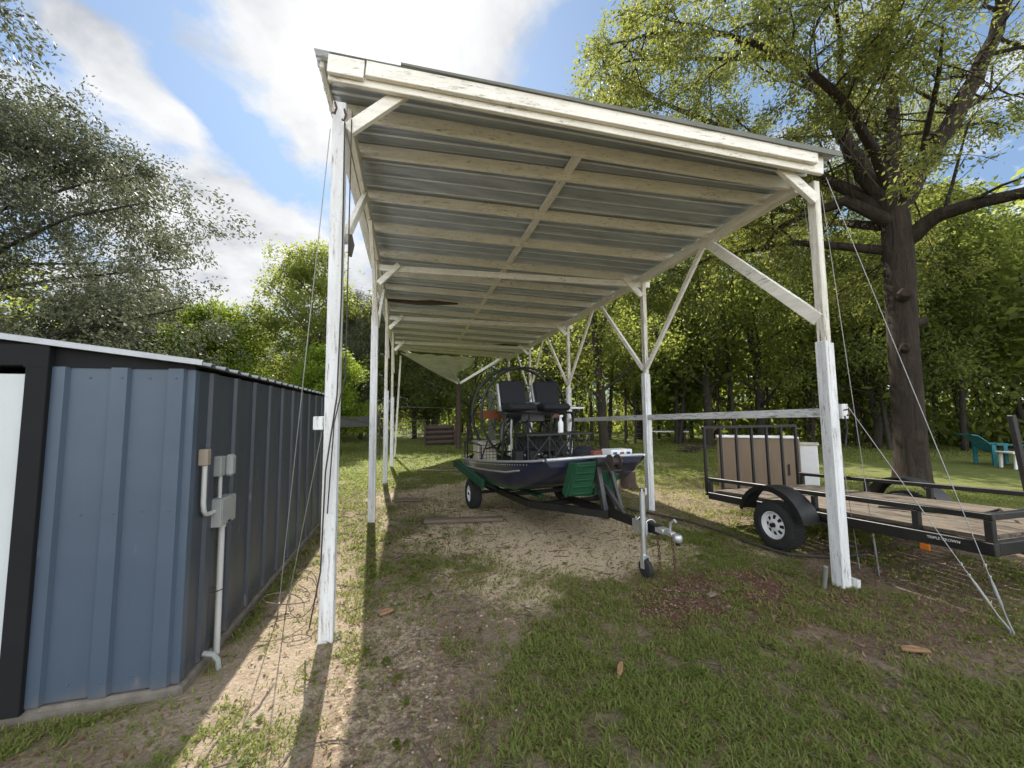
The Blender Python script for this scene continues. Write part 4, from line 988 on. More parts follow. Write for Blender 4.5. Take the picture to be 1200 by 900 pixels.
for s, b in ((-1,-.03),(1,WT+.03)):
    mb = MB(); n = 14; ro_, ri_ = .40, .385; off = TS*s*.24; b0 = T(1.30,b,0); b0.z = zc
    prof = []
    for i in range(n+1):
        an = math.radians(8+164*i/n); prof.append((math.cos(an), math.sin(an)))
    vs = []
    for cx, cy in prof:
        for r_2, o_2 in ((ro_,0),(ro_,1),(ro_-.05,1.06),(ro_-.06,1.05),(ri_,.97),(ri_,0)):
            vs.append(b0-TF*cx*r_2*1.08+V((0,0,cy*r_2))+off*o_2)
    mb.v = [tuple(p) for p in vs]; mb.f = [(i*6+j, i*6+(j+1)%6, (i+1)*6+(j+1)%6, (i+1)*6+j) for i in range(n) for j in range(6)]+[(0,1,2,3,4,5),tuple(n*6+j for j in (5,4,3,2,1,0))]
    mb.build('fender', m_black, ut, 0, True)
MB().beam(T(1.3,-.1,.19), T(1.3,WT+.1,.19), .05, .05).build('axle', m_black, ut, .004)
for a, z in ((1.66,.345),(2.62,.275)): MB().box(T(a,-.035,z), (.02,.07,.055)).build('marker_light', m_amber, ut, .006)
# tailgate: seven uprights in a frame
tg = thing_part('tailgate', ut, T(-.04, WT/2, .36))
mb = MB(); zt = 1.375
for i in range(7):
    b = .02+(WT-.04)*i/6; mb.beam(T(-.045,b,.36), T(-.05,b,zt), .035, .035, (0,1,0))
mb.beam(T(-.05,0,zt), T(-.05,WT,zt), .035, .04).beam(T(-.045,0,.37), T(-.045,WT,.37), .035, .04); mb.build('gate_bars', m_black, tg, .003)
MB().beam(T(2.44,WT+.0,.52), T(2.42,WT-.10,1.40), .045, .05).build('corner_post', m_black, ut, .004)
MB().tube([T(1.9,.55,.46),T(2.3,.75,.455),T(2.6,.8,.455),T(2.68,.9,.50),T(2.6,1.0,.52),T(2.52,.92,.47)], .012, 6).build('tie_down_cable', m_black, ut, 0, True)
# lettering on the frame side
cu = bpy.data.curves.new('lettering', 'FONT'); cu.body = 'TRIPLE CROWN'; cu.size = .030; cu.extrude = .0015
to = bpy.data.objects.new('tmp', cu); COL.objects.link(to); bpy.context.view_layer.update()
tm = bpy.data.meshes.new_from_object(to.evaluated_get(bpy.context.evaluated_depsgraph_get())); bpy.data.objects.remove(to)
tm.materials.append(m_pvc); lo = bpy.data.objects.new('lettering', tm); COL.objects.link(lo); lo.parent = ut
dx = (T(3,0,.35)-T(0,0,.35)).normalized(); nn = -TS; uz = dx.cross(nn)*-1
uz = nn.cross(dx)
Mt = Matrix((dx, uz, nn)).transposed().to_4x4(); Mt.translation = T(2.62,-.0025,.352)-ut.location; lo.matrix_local = Mt
# boards and cabinet behind the trailer
bb = thing('wooden_cabinet', 'wide brown wooden cabinet standing on the grass behind the trailer tailgate', 'cabinet', (7.05, 6.75, 0))
Mq = Matrix.Rotation(R(-40), 3, 'Z'); Q = lambda x, y, z: V((7.05,6.75,z))+Mq @ V((x, y, 0))
MB().box(Q(0,0,.54), (1.34,.50,1.06), Mq).build('body', m_brownboard, bb, .006)
MB().box(Q(.03,0,1.085), (1.44,.56,.03), Mq).build('top', m_whitebox, bb, .005)
for x_ in (.70,.745): MB().box(Q(x_,-.05,.54), (.03,.42,1.04), Mq).build('side_board', m_brownboard, bb, .004)
MB().box(Q(.56,-.258,.45), (.035,.02,.22), Mq).build('handle', m_rubber, bb, .006)
wcb = thing('white_cabinet', 'white painted cabinet with open grey side behind the brown cabinet', 'cabinet', (8.45, 6.9, 0))
Mw = Matrix.Rotation(R(-52), 3, 'Z')
MB().box(V((8.56,6.95,.44)), (.62,.56,.86), Mw).build('body', m_whitebox, wcb, .006)
MB().box(V((8.56,6.95,.885)), (.68,.62,.03), Mw).build('top', m_creambox, wcb, .006)
MB().box(V((8.56,6.95,.44))+Mw @ V((-.315,0,0)), (.012,.46,.74), Mw).build('side_panel', m_gbox, wcb, .003)

# ------------------------------------------------------------------ things lying on the ground
def plank(pts, w_, h_, label):
    return tag(MB().beam(pts[0], pts[1], w_, h_).build('plank', m_plank, None, .008, False, pts[0]), label, 'plank', 'old planks lying on the sand')
plank(((.22,6.1,.025),(1.38,5.88,.03)), .16, .05, 'long weathered plank lying on the sand in front of the airboat wheel')
plank(((-.3,7.75,.02),(.25,7.6,.025)), .12, .04, 'short weathered plank between the left posts and the airboat')
plank(((.3,11.6,.02),(1.5,11.4,.02)), .14, .04, 'far weathered plank at the edge of the grass left of the airboat')
def chip(x, y, L, w_, a, lab, m=m_bark_chip):
    M_ = Matrix.Rotation(a, 3, 'Z'); z = float(gz(np.array(x), np.array(y)))+.015
    vs = [V((x,y,z))+M_ @ V(p) for p in ((-L/2,-w_*.3,0),(-L*.1,-w_/2,.006),(L/2,-w_*.15,.0),(L*.42,w_*.3,.004),(0,w_/2,.01),(-L*.45,w_*.35,0))]
    tag(MB().prism(vs, (0,0,.018)).build('bark_piece', m, None, .004, False, (x,y,z)), lab, 'bark piece', 'bark pieces on the grass')
chip(1.29,2.31,.13,.035,.9,'pale splinter of wood lying on the foreground grass')
chip(3.25,1.94,.17,.055,-.5,'orange brown piece of bark lying on the right foreground grass')
chip(-.17,3.46,.12,.06,.4,'small reddish bark piece on the dirt near the front left post')
chip(2.55,2.95,.10,.05,.2,'pale chip beside the wheel of the boat trailer jack', m_plank)
st = thing('tree_stump', 'short dark tree stump beyond the airboat bow', 'stump', (4.6, 7.7, 0))
MB().lathe((4.6,7.7,0), (0,0,1), [(-.05,.26),(.02,.22),(.12,.185),(.34,.175),(.35,.16),(.345,.0)], 14).build('trunk', m_log, st, 0, True)

# ------------------------------------------------------------------ trees
def sprays(pts, rnd, n, L, t0=.25, droop=.0, spread=1.0, upb=.15):
    """side shoots along a limb: list of polylines"""
    pts = [V(p) for p in pts]; out = []
    seg = [(pts[i+1]-pts[i]).length for i in range(len(pts)-1)]; tot = sum(seg)
    for k in range(n):
        t = (t0+(1-t0)*(k+rnd.random())/n)*tot; i = 0
        while i < len(seg)-1 and t > seg[i]: t -= seg[i]; i += 1
        p = pts[i].lerp(pts[i+1], min(1, t/max(seg[i],1e-3))); d = (pts[i+1]-pts[i]).normalized()
        r = V((rnd.gauss(0,1), rnd.gauss(0,1), rnd.gauss(0,.7)+upb)).normalized()
        d = (d*.55+r*spread).normalized(); l = L*rnd.uniform(.55, 1.2)*(1.15-.45*(k+.5)/n)
        q = [p]; m = 4
        for j in range(m):
            d = (d+V((rnd.gauss(0,.16), rnd.gauss(0,.16), rnd.gauss(0,.12)-droop*(j+1)/m))).normalized(); q.append(q[-1]+d*l/m)
        out.append(q)
    return out
def leaf_mesh(name, C_, D_, size, asp, g, mat, flat=.5):
    k = len(C_); n = g.normal(0, 1, (k,3)); n[:,2] += flat*np.sign(g.normal(.6,1,k)); d = D_+g.normal(0, .7, (k,3))
    d /= np.linalg.norm(d, axis=1)[:,None]+1e-6; s = np.cross(d, n); s /= np.linalg.norm(s, axis=1)[:,None]+1e-6
    nn = np.cross(s, d); L = (size*g.uniform(.42,1.5,k))[:,None]; W = L*asp
    v = np.stack([C_, C_+d*L*.5-s*W*.5+nn*L*.08, C_+d*L-nn*L*.06, C_+d*L*.5+s*W*.5+nn*L*.08], 1).reshape(-1,3)
    return np_mesh(name, v, np.arange(k*4).reshape(-1,4), [mat])
def leaves_on(sps, g, per, sig, tmin=.3):
    c = []; d = []
    for q in sps:
        a = np.array([tuple(p) for p in q]); m = len(a)-1
        t = g.uniform(tmin, 1.0, per)**.8*m; i = np.minimum(t.astype(int), m-1); f = (t-i)[:,None]
        c.append(a[i]*(1-f)+a[i+1]*f+g.normal(0, sig, (per,3))); d.append(np.repeat(((a[-1]-a[0])/np.linalg.norm(a[-1]-a[0]))[None], per, 0))
    return np.concatenate(c), np.concatenate(d)
def tree_parts(limbs, rnd, seed, nsub, subL, ntw, twL, per, sig, lsize, asp, droop, leafmat, flat=.5, tube_tw=True, skip=1.0):
    """limbs: (points, r0, r1).  gives the wood builder and the crown mesh"""
    g = np.random.default_rng(seed); mb = MB(); tw_all = []
    for pts, r0, r1, ns in limbs:
        pts = [V(p) for p in pts]
        sm = []
        for i in range(len(pts)-1):
            for j in range(3): sm.append(pts[i].lerp(pts[i+1], j/3)+V((rnd.gauss(0,1),rnd.gauss(0,1),rnd.gauss(0,1)))*(r0*.10 if i+j else 0))
        sm.append(pts[-1]); k = len(sm)
        mb.tube(sm, [r0+(r1-r0)*i/(k-1) for i in range(k)], 9)
        if ns == 0: continue
        subs = sprays(pts, rnd, ns, subL, .22, droop*.5)
        for q in subs:
            rb = min(.05, max(.012, (r0+r1)*.17)); mb.tube(q, [rb*(1-.72*i/4) for i in range(5)], 5, False)
            tws = sprays(q, rnd, ntw, twL, .15, droop, 1.0, 0)
            tw_all += tws+[q[2:]]
            if tube_tw:
                for tq in tws: mb.tube(tq, [.009,.008,.006,.005,.003], 3, False)
    C_, D_ = leaves_on(tw_all, g, per, sig)
    if skip is not None and not isinstance(skip, float):
        kp = skip(C_, g); C_ = C_[kp]; D_ = D_[kp]
    D_[:,2] -= droop*.6
    return mb, leaf_mesh('crown', C_, D_, lsize, asp, g, leafmat, flat)

# the big oak beside the trailer
OK_ = V((10.72, 6.2, 0))
LB = {'trunk': [(10.72,6.20,-.2),(10.74,6.2,.12),(10.78,6.20,.6),(10.81,6.20,1.63),(10.84,6.20,3.18),(10.95,6.20,5.19),(10.95,6.20,6.63)],
'a': [(11.02,6.20,6.34),(11.64,6.00,7.36),(12.11,5.70,8.18),(12.48,5.40,9.17),(12.71,5.10,10.09),(13.01,4.90,11.00),(12.89,4.60,11.84)],
'a2': [(12.11,5.70,8.18),(13.4,6.0,9.2),(14.60,6.20,9.86),(16.4,6.60,10.9)],
'b': [(10.91,6.20,6.42),(11.42,6.40,7.91),(12.08,6.70,9.52),(12.65,7.00,11.51),(13.11,7.30,13.2)],
'c': [(10.9,6.20,6.3),(10.46,6.40,7.21),(10.47,6.80,8.36),(10.45,7.30,10.04),(9.85,7.80,11.35),(8.80,8.30,12.09)],
'c2': [(10.47,6.80,8.36),(9.53,6.20,8.91),(8.73,5.60,9.38),(7.70,5.00,9.75)],
'd': [(10.8,6.20,6.0),(10.16,6.70,6.68),(9.85,7.30,6.66),(9.46,7.80,6.51),(9.20,8.20,5.96)],
'd2': [(9.85,7.30,6.66),(9.88,8.50,7.41),(9.48,9.60,8.09)],
'e': [(11.1,6.20,5.5),(11.26,5.60,5.91),(11.4,5.00,5.9),(11.9,4.30,5.9),(12.6,3.6,5.9)],
'f': [(11.0,6.20,6.5),(9.9,5.9,7.4),(8.72,5.6,8.0),(7.4,5.5,8.6),(6.0,5.9,9.2),(4.8,6.5,9.5),(3.6,7.0,9.3)],
'g': [(11.0,6.20,6.4),(12.6,6.9,7.9),(14.2,7.7,9.2),(16,8.5,10.2)],
'h': [(10.9,6.3,6.4),(10.6,7.6,8.0),(10.6,9.2,9.6),(10.2,11,10.8)],
'i': [(10.9,6.2,6.2),(9.6,7.4,8.0),(8.4,9.0,10.2),(7.4,10.6,12.2),(6.4,11.8,13.6)],
'j': [(10.9,6.4,6.0),(11.8,8.0,7.0),(12.6,9.6,7.8),(13.4,11.4,8.2)],
'k': [(10.85,6.4,5.4),(10.0,8.0,6.2),(9.0,9.8,6.4),(8.0,11.4,6.0)],
'l': [(10.9,6.4,5.2),(12.4,7.2,5.8),(14.2,8.2,6.2),(15.8,9.2,5.8)],
'n': [(9.85,7.8,11.35),(8,8.6,11.7),(6.2,9.2,11.8),(4.8,9.6,11.5)],
'm': [(11.0,6.2,6.2),(10.2,5.2,7.0),(9.2,4.4,7.6),(8.4,3.9,7.9)]}
RADS = {'trunk':(.41,.36,0),'a':(.25,.07,13),'a2':(.13,.04,8),'b':(.21,.04,11),'c':(.22,.03,14),'c2':(.10,.02,8),'d':(.15,.03,8),'d2':(.07,.03,6),'e':(.18,.07,7),'f':(.12,.012,17),'g':(.15,.02,11),'h':(.15,.02,12),'i':(.13,.015,14),'j':(.12,.02,11),'k':(.11,.015,13),'l':(.11,.015,13),'n':(.06,.012,11),'m':(.08,.015,4)}
rnd = random.Random(11)
oak = thing('oak_tree', 'big spreading oak with a thick dark trunk and forked limbs beside the black utility trailer', 'tree', OK_)
mb, me = tree_parts([(LB[k], *RADS[k]) for k in LB if k != 'trunk'], rnd, 5, 10, 2.2, 10, .9, 84, .11, .084, .42, .25, m_leaf_oak, .5, True, lambda c, g: ~((c[:,1] < 6.7) & (c[:,0] > 9.2) & (c[:,0] < 13.6) & (c[:,2] > 4.6) & (c[:,2] < 11.5) & (g.random(len(c)) < .80)))
mb.tube([V(p) for p in LB['trunk']], [.42,.33,.29,.275,.27,.275,.25], 16)
for (x, y, z, r) in ((10.5,5.85,4.2,.12),(10.46,5.95,3.0,.09),(11.2,5.9,3.6,.10)): mb.lathe((10.87+(x-10.87)*.86,6.2+(y-6.2)*.86,z), (x-10.87,y-6.2,.1), [(-.15,r*1.2),(-.02,r*1.05),(.03,r*.8),(.04,r*.4),(.02,0)], 10)
mb.build('trunk', m_bark, oak, 0, True)
me.transform(Matrix.Translation(-OK_)); link('crown', me, oak)
# bare hanging twigs in the oak over the carport roof
mb = MB()
for i in range(46):
    p = V((rnd.uniform(8.2,11.5), rnd.uniform(4.8,6.6), rnd.uniform(8.3,11.2))); d = V((rnd.gauss(-.3,.5), rnd.gauss(-.2,.4), -.9)).normalized(); q = [p]
    for j in range(6): d = (d+V((rnd.gauss(0,.2),rnd.gauss(0,.2),rnd.gauss(-.08,.12)))).normalized(); q.append(q[-1]+d*.36)
    mb.tube(q, [.010,.009,.008,.006,.005,.004,.003], 4, False)
mb.build('dead_twigs', m_twig, oak)

def generic(seed, h, Rr, tr, clear, nl, leafmat, nsub=7, per=34, lsize=.17, droop=.15, sig=.22, lean=0, up=.45, top=1.0, bark=m_bark2, ntw=6, shape=1.0, twl=1.0):
    rnd = random.Random(seed)
    trunk = []; x = y = 0; n = 8
    for i in range(n+1):
        t = i/n; trunk.append(V((x, y, h*.86*t-.15*(i == 0)))); x += rnd.gauss(lean*h/n, .10*h/16); y += rnd.gauss(0, .10*h/16)
    limbs = [(trunk, tr, tr*.22, 4)]
    for k in range(nl):
        t = clear+(1-clear)*(k+.5*rnd.random())/nl; i = min(n-1, int(t*n)); p = trunk[i].lerp(trunk[i+1], t*n-i)
        az = k*2.39996+rnd.gauss(0,.3); prof = math.sin(math.pi*min(1, .22+.78*((t-clear)/(1-clear))**shape))*.75+.25*(1-t)+.12
        L = Rr*prof*rnd.uniform(.8,1.15); d = V((math.cos(az), math.sin(az), up+rnd.gauss(0,.15)+.5*max(0,t-.6))).normalized(); q = [p]
        for j in range(4): d = (d+V((rnd.gauss(0,.13),rnd.gauss(0,.13),.05-droop*.4*j/4))).normalized(); q.append(q[-1]+d*L/4)
        limbs.append((q, tr*.38*(1.1-.6*t), .025, nsub))
    mb, me = tree_parts(limbs, rnd, seed, nsub, Rr*.42, ntw, Rr*.17*twl+.3, per, sig, lsize, .5, droop, leafmat, .5, False)
    tm = bpy.data.meshes.new('trunk'); tm.from_pydata([V(p) for p in mb.v], [], mb.f); tm.materials.append(bark); tm.polygons.foreach_set('use_smooth', [True]*len(tm.polygons))
    return tm, me
PROTO = {
 'grey': generic(21, 15, 8.2, .26, .08, 34, m_leaf_grey, 9, 76, .12, .5, .17, .0, .35, ntw=8),
 'tall': generic(22, 13, 3.8, .18, .10, 22, m_leaf_mid, 7, 36, .16, .12, .20),
 'lime': generic(23, 7.6, 3.0, .12, .08, 18, m_leaf_lime, 7, 44, .15, .08, .20, 0, .5),
 'dark': generic(24, 14, 5.0, .24, .14, 24, m_leaf_dark, 7, 26, .17, .35, .30),
 'mid': generic(25, 16, 5.5, .28, .12, 26, m_leaf_mid, 7, 24, .17, .35, .30),
 'multi': generic(26, 16, 5.5, .28, .20, 18, m_leaf_mid, 8, 26, .17, .35, .30, .05, .8),
 'slim': generic(27, 14, 3.0, .13, .30, 16, m_leaf_mid, 7, 38, .18, .25, .24),
 'sapling': generic(28, 5.5, 1.8, .07, .15, 14, m_leaf_lime, 6, 34, .15, .1, .17),
}
def plant(kind, az, dist, s, rz, label, group=None, name='tree', sz=None):
    th = R(az); d = dist/math.cos(R(az-14.7)) if abs(az-14.7) < 75 else dist
    loc = V((math.sin(th)*d, math.cos(th)*d, 0)); o = thing(name, label, 'tree', loc, group); o.rotation_euler.z = rz; o.scale = (s, s, s*(sz or 1))
    tm, cm = PROTO[kind]; link('trunk', tm, o); link('crown', cm, o); return o
# left of the carport
plant('grey', -43, 13.2, 1.06, .6, 'large grey leaved tree with drooping sprays rising behind the metal shed', None, 'grey_tree', 1.0)
plant('grey', -31, 21, .62, 2.0, 'smaller grey leaved tree between the large grey tree and the lime green tree', None, 'grey_tree')
plant('grey', -26.5, 32, .78, 4.0, 'distant grey green tree showing over the shed roof behind the lime green tree', None, 'grey_tree')
plant('lime', -23.2, 20, 1.0, 0, 'bright lime green young tree behind the shed roof', None, 'young_tree')
plant('tall', -13.6, 22, .96, 1.0, 'tall slender leafy tree standing just left of the front left post', None, 'tall_tree')
plant('mid', -18.8, 26, .56, 2.2, 'low bushy tree between the lime green tree and the tall slender tree', None, 'tree')
plant('lime', -11.0, 17, .62, 3.2, 'small yellow green tree half hidden by the front left post', None, 'young_tree')
plant('grey', -6.5, 27, .70, 1.4, 'pale grey leaved tree seen between the two nearest left posts', None, 'grey_tree')
plant('dark', -8.5, 34, .80, 3.4, 'dark tree behind the pale grey one between the left posts', None, 'tree')
# behind the carport
plant('dark', .6, 27, .70, .3, 'dark trunked tree, leftmost of the three in the gap left of the log pile', 'trunks beyond the far end of the carport')
plant('dark', 2.2, 28, .74, 1.9, 'dark trunked tree, middle of the three in the gap left of the log pile', 'trunks beyond the far end of the carport')
plant('dark', 3.3, 27.5, .72, 3.7, 'dark trunked tree, rightmost of the three in the gap left of the log pile', 'trunks beyond the far end of the carport')
plant('dark', 8.6, 24, .76, 5.0, 'dark leafy tree behind the log pile', None, 'tree')
plant('mid', 14.5, 27, .74, 2.6, 'green tree behind the airboat propeller cage', None, 'tree')
plant('mid', 21.0, 24, .70, 4.4, 'green tree right of the airboat seats', None, 'tree')
# right of the carport
plant('multi', 28.0, 16.5, .74, 3.3, 'dark leaning tree left of the second right post', None, 'leaning_tree')
plant('dark', 32.5, 24, .78, 1.1, 'dark crowned tree behind the second right post', None, 'tree')
plant('sapling', 37.4, 23, 1.15, 0, 'bright yellow green sapling lit by the sun beyond the side rail', None, 'sapling')
plant('multi', 41.2, 19, .84, .4, 'grey trunked tree with forked limbs above the trailer tailgate', None, 'forked_tree')
plant('mid', 47.0, 19.5, .82, 2.0, 'straight trunked tree above the white cabinet', None, 'tree')
plant('mid', 52.0, 25, .80, 5.1, 'green tree beyond the front right post', None, 'tree')
plant('dark', 57.6, 17, .76, 1.6, 'dark trunked tree, left one of the pair beside the big oak trunk', 'pair of dark trunks behind the oak')
plant('dark', 59.0, 17.6, .78, 4.6, 'dark trunked tree, right one of the pair beside the big oak trunk', 'pair of dark trunks behind the oak')
plant('slim', 63.7, 15.5, .86, 0, 'slim pale trunked tree left of the teal lounge chair', None, 'slim_tree')
plant('mid', 66.8, 19, .74, 3.0, 'leafy tree behind the teal lounge chair', None, 'tree')
plant('dark', 70.5, 16, .8, 5.4, 'dark tree at the far right edge behind the garden chairs', None, 'tree')
# the wood that closes the view: one mass of stems and leaves
g = np.random.default_rng(77); rnd = random.Random(78)
mbw = MB(); cs = []; ds = []
for i in range(120):
    az = R(rnd.uniform(-58, 84)); far = az < R(-4)
    d = rnd.uniform(34, 62) if far else rnd.uniform(29, 48)
    x, y = math.sin(az)*d, math.cos(az)*d; h = rnd.uniform(6, 10.5) if az < R(-12) else rnd.uniform(8, 12.5)
    r = rnd.uniform(.07,.2); lx, ly = rnd.gauss(0,.5), rnd.gauss(0,.5)
    mbw.tube([(x,y,-.2),(x+lx*.3,y+ly*.3,h*.3),(x+lx,y+ly,h*.85)], [r,r*.8,r*.3], 6, False)
    for k in range(13):
        t = rnd.uniform(.10, 1); rad = (2.8-1.5*t)*rnd.uniform(.5,1.1)*(h/14); a = rnd.uniform(0,6.28)
        c0 = np.array([x+lx*t+math.cos(a)*rad, y+ly*t+math.sin(a)*rad, h*t]); m = 80
        cs.append(c0+g.normal(0, 1, (m,3))*np.array([.95,.95,.5])*(h/15)); ds.append(np.tile([math.cos(a),math.sin(a),-.2], (m,1)))
for i in range(70):
    az = R(rnd.uniform(18, 82)); d = rnd.uniform(22, 31); x, y = math.sin(az)*d, math.cos(az)*d; h = rnd.uniform(7, 11); r = rnd.uniform(.05,.14); lx, ly = rnd.gauss(0,.6), rnd.gauss(0,.6)
    mbw.tube([(x,y,-.2),(x+lx*.2,y+ly*.3,h*.3),(x+lx*.6,y+ly*.5,h*.6),(x+lx,y+ly,h)], [r,r*.8,r*.6,r*.25], 6, False)
    for k in range(7):
        t = rnd.uniform(.35, 1); a = rnd.uniform(0,6.28); rad = rnd.uniform(.3,1.5)
        cs.append(np.array([x+lx*t+math.cos(a)*rad, y+ly*t+math.sin(a)*rad, h*t])+g.normal(0, 1, (50,3))*np.array([.7,.7,.35])); ds.append(np.tile([math.cos(a),math.sin(a),-.2], (50,1)))
# undergrowth at the edge of the wood
for i in range(430):
    az = R(rnd.uniform(-58, 84)); d = rnd.uniform(36, 60) if az < R(12) else rnd.uniform(25, 46); x, y = math.sin(az)*d, math.cos(az)*d; hh = rnd.uniform(.5, 1.6) + (rnd.uniform(0,2.2) if d > 31 else 0)
    m = 120; c0 = np.array([x, y, hh*.6]); cs.append(c0+g.normal(0,1,(m,3))*np.array([.9,.9,.4])*hh*.9); ds.append(np.tile([0,0,1.], (m,1)))
cs = np.concatenate(cs); ds = np.concatenate(ds); cs[:,2] = np.abs(cs[:,2])
lm = leaf_mesh('wood', cs, ds, .34, .55, g, m_leaf_dark)
wm = bpy.data.meshes.new('wood_stems'); wm.from_pydata([V(p) for p in mbw.v], [], mbw.f)
nv0 = len(lm.vertices)
vv1 = np.zeros(nv0*3, np.float32); lm.vertices.foreach_get('co', vv1); vv2 = np.array([tuple(p) for p in mbw.v], np.float32)
f1 = np.arange(nv0).reshape(-1,4); f2 = np.array(mbw.f)+nv0
wmesh = np_mesh('distant_wood', np.concatenate([vv1.reshape(-1,3), vv2]), np.concatenate([f1, f2]), [m_leaf_mid, m_bark2], np.concatenate([np.zeros(len(f1)), np.ones(len(f2))]))
tag(link('distant_wood', wmesh), 'shady mixed wood closing the view behind the lawn', 'wood', kind='stuff')

# ------------------------------------------------------------------ far things on the lawn
def at(az, d): return V((math.sin(R(az))*d, math.cos(R(az))*d, 0))
# log pile
lp = thing('log_pile', 'dark stacked logs between stakes beyond the far end of the carport', 'log pile', at(4.2, 21.5))
o = at(4.2, 21.5); n = 0
for row in range(4):
    for k in range(2):
        z = .14+.26*row; MB().tube([o+V((-.75,.3*k,z)), o+V((.75,.3*k+.05,z+.02))], .13, 9).build('log', m_log, lp, 0, True); n += 1
for x in (-.8,.8): MB().beam(o+V((x,-.18,-.1)), o+V((x,-.18,1.25)), .09, .09).build('stake', m_log, lp)
# white buildings far left
def house(az, d, w_, dep, h, label):
    o = at(az, d); t = thing('mobile_home', label, 'house', o)
    MB().box(o+V((0,0,h/2)), (w_,dep,h)).build('wall', m_farwall, t)
    MB().prism([o+V((-w_/2-.2,-dep/2-.2,h)),o+V((-w_/2-.2,dep/2+.2,h)),o+V((-w_/2-.2,0,h+.5))], (w_+.4,0,0)).build('roof', m_farroof, t)
    for i, x in enumerate((-w_*.3, w_*.05, w_*.32)): MB().box(o+V((x,-dep/2-.01,h*.58)), (w_*.12,.03,h*.32)).build('window', m_glass, t)
    MB().box(o+V((-w_*.12,-dep/2-.01,h*.40)), (w_*.09,.03,h*.75)).build('door', m_farroof, t)
house(-6.5, 46, 7, 3.5, 2.0, 'low white house with dark windows far behind between the left posts')
house(1.2, 52, 5, 3, 2.2, 'small white building far behind the three dark trunks')
# wire fence along the wood and a netting panel on the left
def fence(pts, h, label, mesh=False):
    t = thing('wire_fence', label, 'fence', pts[0])
    for a, b in zip(pts[:-1], pts[1:]):
        n = max(1, int((b-a).length/2.4))
        for i in range(n+1):
            p = a.lerp(b, i/n); MB().tube([p+V((0,0,-.2)), p+V((0,0,h+.08))], .04, 6).build('post', m_log, t)
        mb = MB()
        for z in np.linspace(.15, h, 5): mb.tube([a.lerp(b, i/12)+V((0,0,float(z)-.02*math.sin(i*2.1))) for i in range(13)], .008, 4, False)
        mb.build('wires', m_cable, t)
    return t
fence([at(25, 23.5), at(33, 24.5), at(41, 24.5)], 1.15, 'low wire fence with thin posts at the edge of the wood behind the side rail')
fence([at(-2.5, 25), at(6.0, 25)], 1.3, 'low wire fence in front of the three dark trunks')
o = at(-7.8, 17); t = thing('net_panel', 'grey netting stretched between two poles behind the nearest left posts', 'netting', o)
MB().add([o+V((-1.1,0,1.15)), o+V((1.1,.1,1.18)), o+V((1.1,.1,1.62)), o+V((0,.0,1.55)), o+V((-1.1,0,1.66))], [(0,1,2,3,4)]).build('net', m_net, t).modifiers.new('t', 'SOLIDIFY').thickness = .01
for x in (-1.1,1.1): MB().tube([o+V((x,.03,-.1)), o+V((x,.03,1.8))], .025, 6).build('pole', m_log, t)
# overhead line beyond the carport end
tag(MB().tube([at(-1.2,16)+V((0,0,1.95)), at(8,22)+V((0,0,1.95))], .012, 5).build('clothes_line', m_cable, None, 0, False, at(-1.2,16)), 'thin pale line strung from the last left post towards the log post', 'line')
# white plank bench by the fence
o = at(36.4, 22.5); t = thing('bench', 'white topped plank bench standing at the wire fence beyond the airboat bow', 'bench', o)
Mb = Matrix.Rotation(R(-36), 3, 'Z'); MB().box(o+V((0,0,.62)), (2.0,.35,.06), Mb).build('seat', m_whitep, t)
for x in (-.8,.8): MB().box(o+Mb @ V((x,0,.28)), (.08,.3,.62), Mb).build('leg', m_log, t)
# wheelbarrow shaped dark thing near the trailer on the lawn
o = at(39.6, 17.5); t = thing('branch_pile', 'small dark heap of branches on the lawn left of the trailer tailgate', 'branch pile', o); mb = MB()
for i in range(26):
    a = rnd.uniform(0,6.28); p = o+V((rnd.gauss(0,.25),rnd.gauss(0,.2),rnd.uniform(.03,.2))); q = p+V((math.cos(a)*.6,math.sin(a)*.5,rnd.uniform(-.02,.18))); mb.tube([p,(p+q)/2+V((0,0,.04)),q], [.03,.02,.01], 5)
mb.build('branches', m_log, t)

# ------------------------------------------------------------------ garden chairs at the right
o = V((16.9, 7.45, 0)); ch = thing('lounge_chair', 'teal plastic lounge chair with a raised curved back on the lawn', 'chair', o)
Mc = Matrix.Rotation(R(-32), 3, 'Z')
def Lc(x, y, z): return o+Mc @ V((x, y, z))
def ribbon(mb, prof, y0, y1, th):
    n = len(prof)
    vs = [Lc(x, y, z) for x, z in prof for y in (y0, y1)]; vs += [Lc(x, y, z-th) for x, z in prof for y in (y0, y1)]
    m = 2*n; fs = []
    for i in range(n-1):
        a = 2*i; fs += [(a,a+1,a+3,a+2), (m+a,m+a+2,m+a+3,m+a+1), (a,a+2,m+a+2,m+a), (a+1,m+a+1,m+a+3,a+3)]
    fs += [(0,m,m+1,1), (2*n-2,2*n-1,m+2*n-1,m+2*n-2)]; mb.add(vs, fs)
mb = MB()
for k in range(5): ribbon(mb, [(-.95,.90),(-.80,.87),(-.62,.70),(-.45,.48),(-.30,.36)], -.32+.13*k, -.21+.13*k, .03)
mb.build('backrest', m_teal, ch)
mb = MB()
for k in range(5): ribbon(mb, [(-.30,.40),(.0,.36),(.4,.38),(.8,.34)], -.32+.13*k, -.21+.13*k, .03)
mb.build('seat', m_teal, ch)
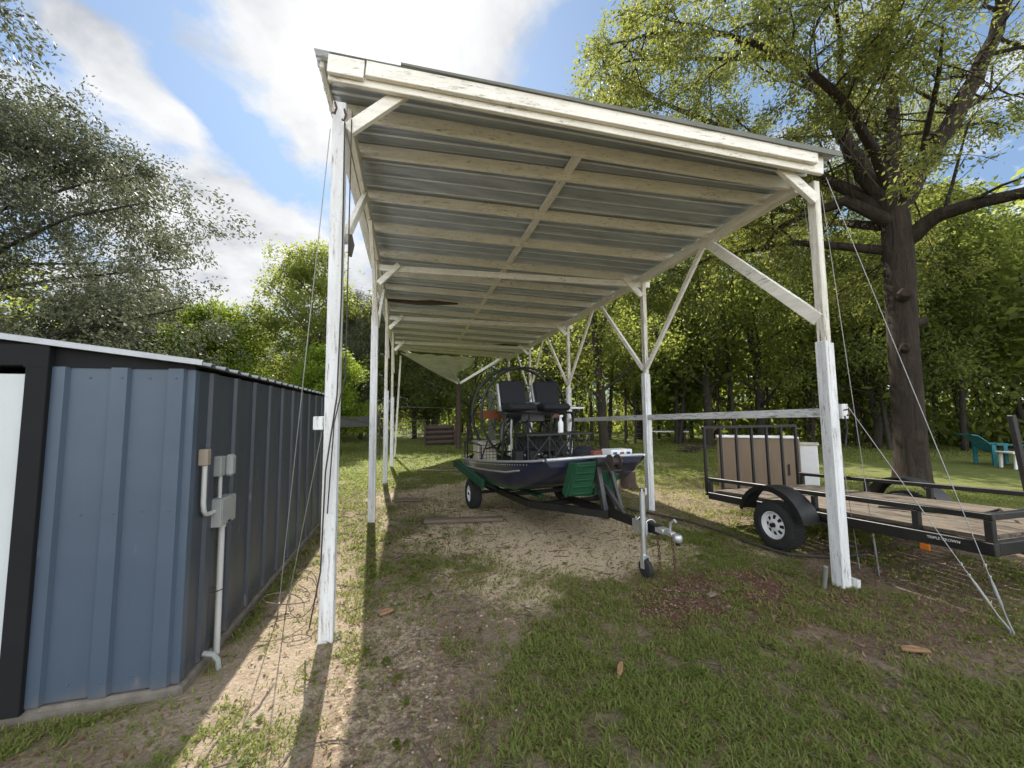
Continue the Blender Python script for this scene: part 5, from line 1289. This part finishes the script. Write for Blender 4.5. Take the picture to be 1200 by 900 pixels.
for s in (-1,1):
    mb = MB(); ribbon(mb, [(-.45,.62),(-.1,.62),(.25,.60)], .33*s-.05, .33*s+.05, .035); mb.build('armrest', m_teal, ch)
    for x, zt_ in ((-.5,.60),(.2,.60)): MB().beam(Lc(x,.33*s,0), Lc(x,.33*s,zt_), .05, .09, Mc @ V((1,0,0))).build('leg', m_teal, ch)
o2 = V((16.3, 6.75, 0)); tb = thing('side_table', 'low white plastic table beside the teal lounge chair', 'table', o2)
MB().box(o2+V((0,0,.43)), (1.1,.55,.04), Mc).build('tabletop', m_whitep, tb, .01)
for x in (-.48,.48):
    for y in (-.22,.22): MB().beam(o2+Mc @ V((x,y,0)), o2+Mc @ V((x*.95,y,.42)), .05, .05).build('leg', m_whitep, tb)
o3 = V((14.1, 6.2, .45)); MBx = MB()
t = thing('pink_box', 'pinkish box standing under the low white table', 'box', o2+V((.1,-.05,0)))
MB().box(o2+V((.12,-.05,.16)), (.42,.32,.30), Mc).build('body', m_redbrown, t, .02); MB().box(o2+V((.12,-.05,.33)), (.44,.34,.04), Mc).build('lid', m_whitep, t, .01)
def plain_chair(o, rz, m1, m2, label):
    c = thing('garden_chair', label, 'chair', o); Mr = Matrix.Rotation(rz, 3, 'Z'); L = lambda x, y, z: o+Mr @ V((x,y,z))
    MB().box(L(0,0,.42), (.50,.50,.05), Mr).build('seat', m1, c, .012); MB().prism([L(-.25,.24,.44),L(.25,.24,.44),L(.23,.36,.95),L(-.23,.36,.95)], Mr @ V((0,.04,0))).build('backrest', m1, c, .012)
    for x in (-.24,.24):
        MB().tube([L(x,-.24,0),L(x,-.24,.62),L(x,.28,.66)], .018, 6).build('armrest', m2, c)
        for y in (-.23,.25): MB().tube([L(x*.98,y,0),L(x*.95,y*.95,.42)], .018, 6).build('leg', m2, c)
plain_chair(V((16.4,6.15,0)), R(-50), m_blue, m_whitep, 'blue seated garden chair with white legs right of the low white table')
plain_chair(V((15.9,5.6,0)), R(-110), m_whitep, m_whitep, 'white garden chair at the right edge beside the blue one')
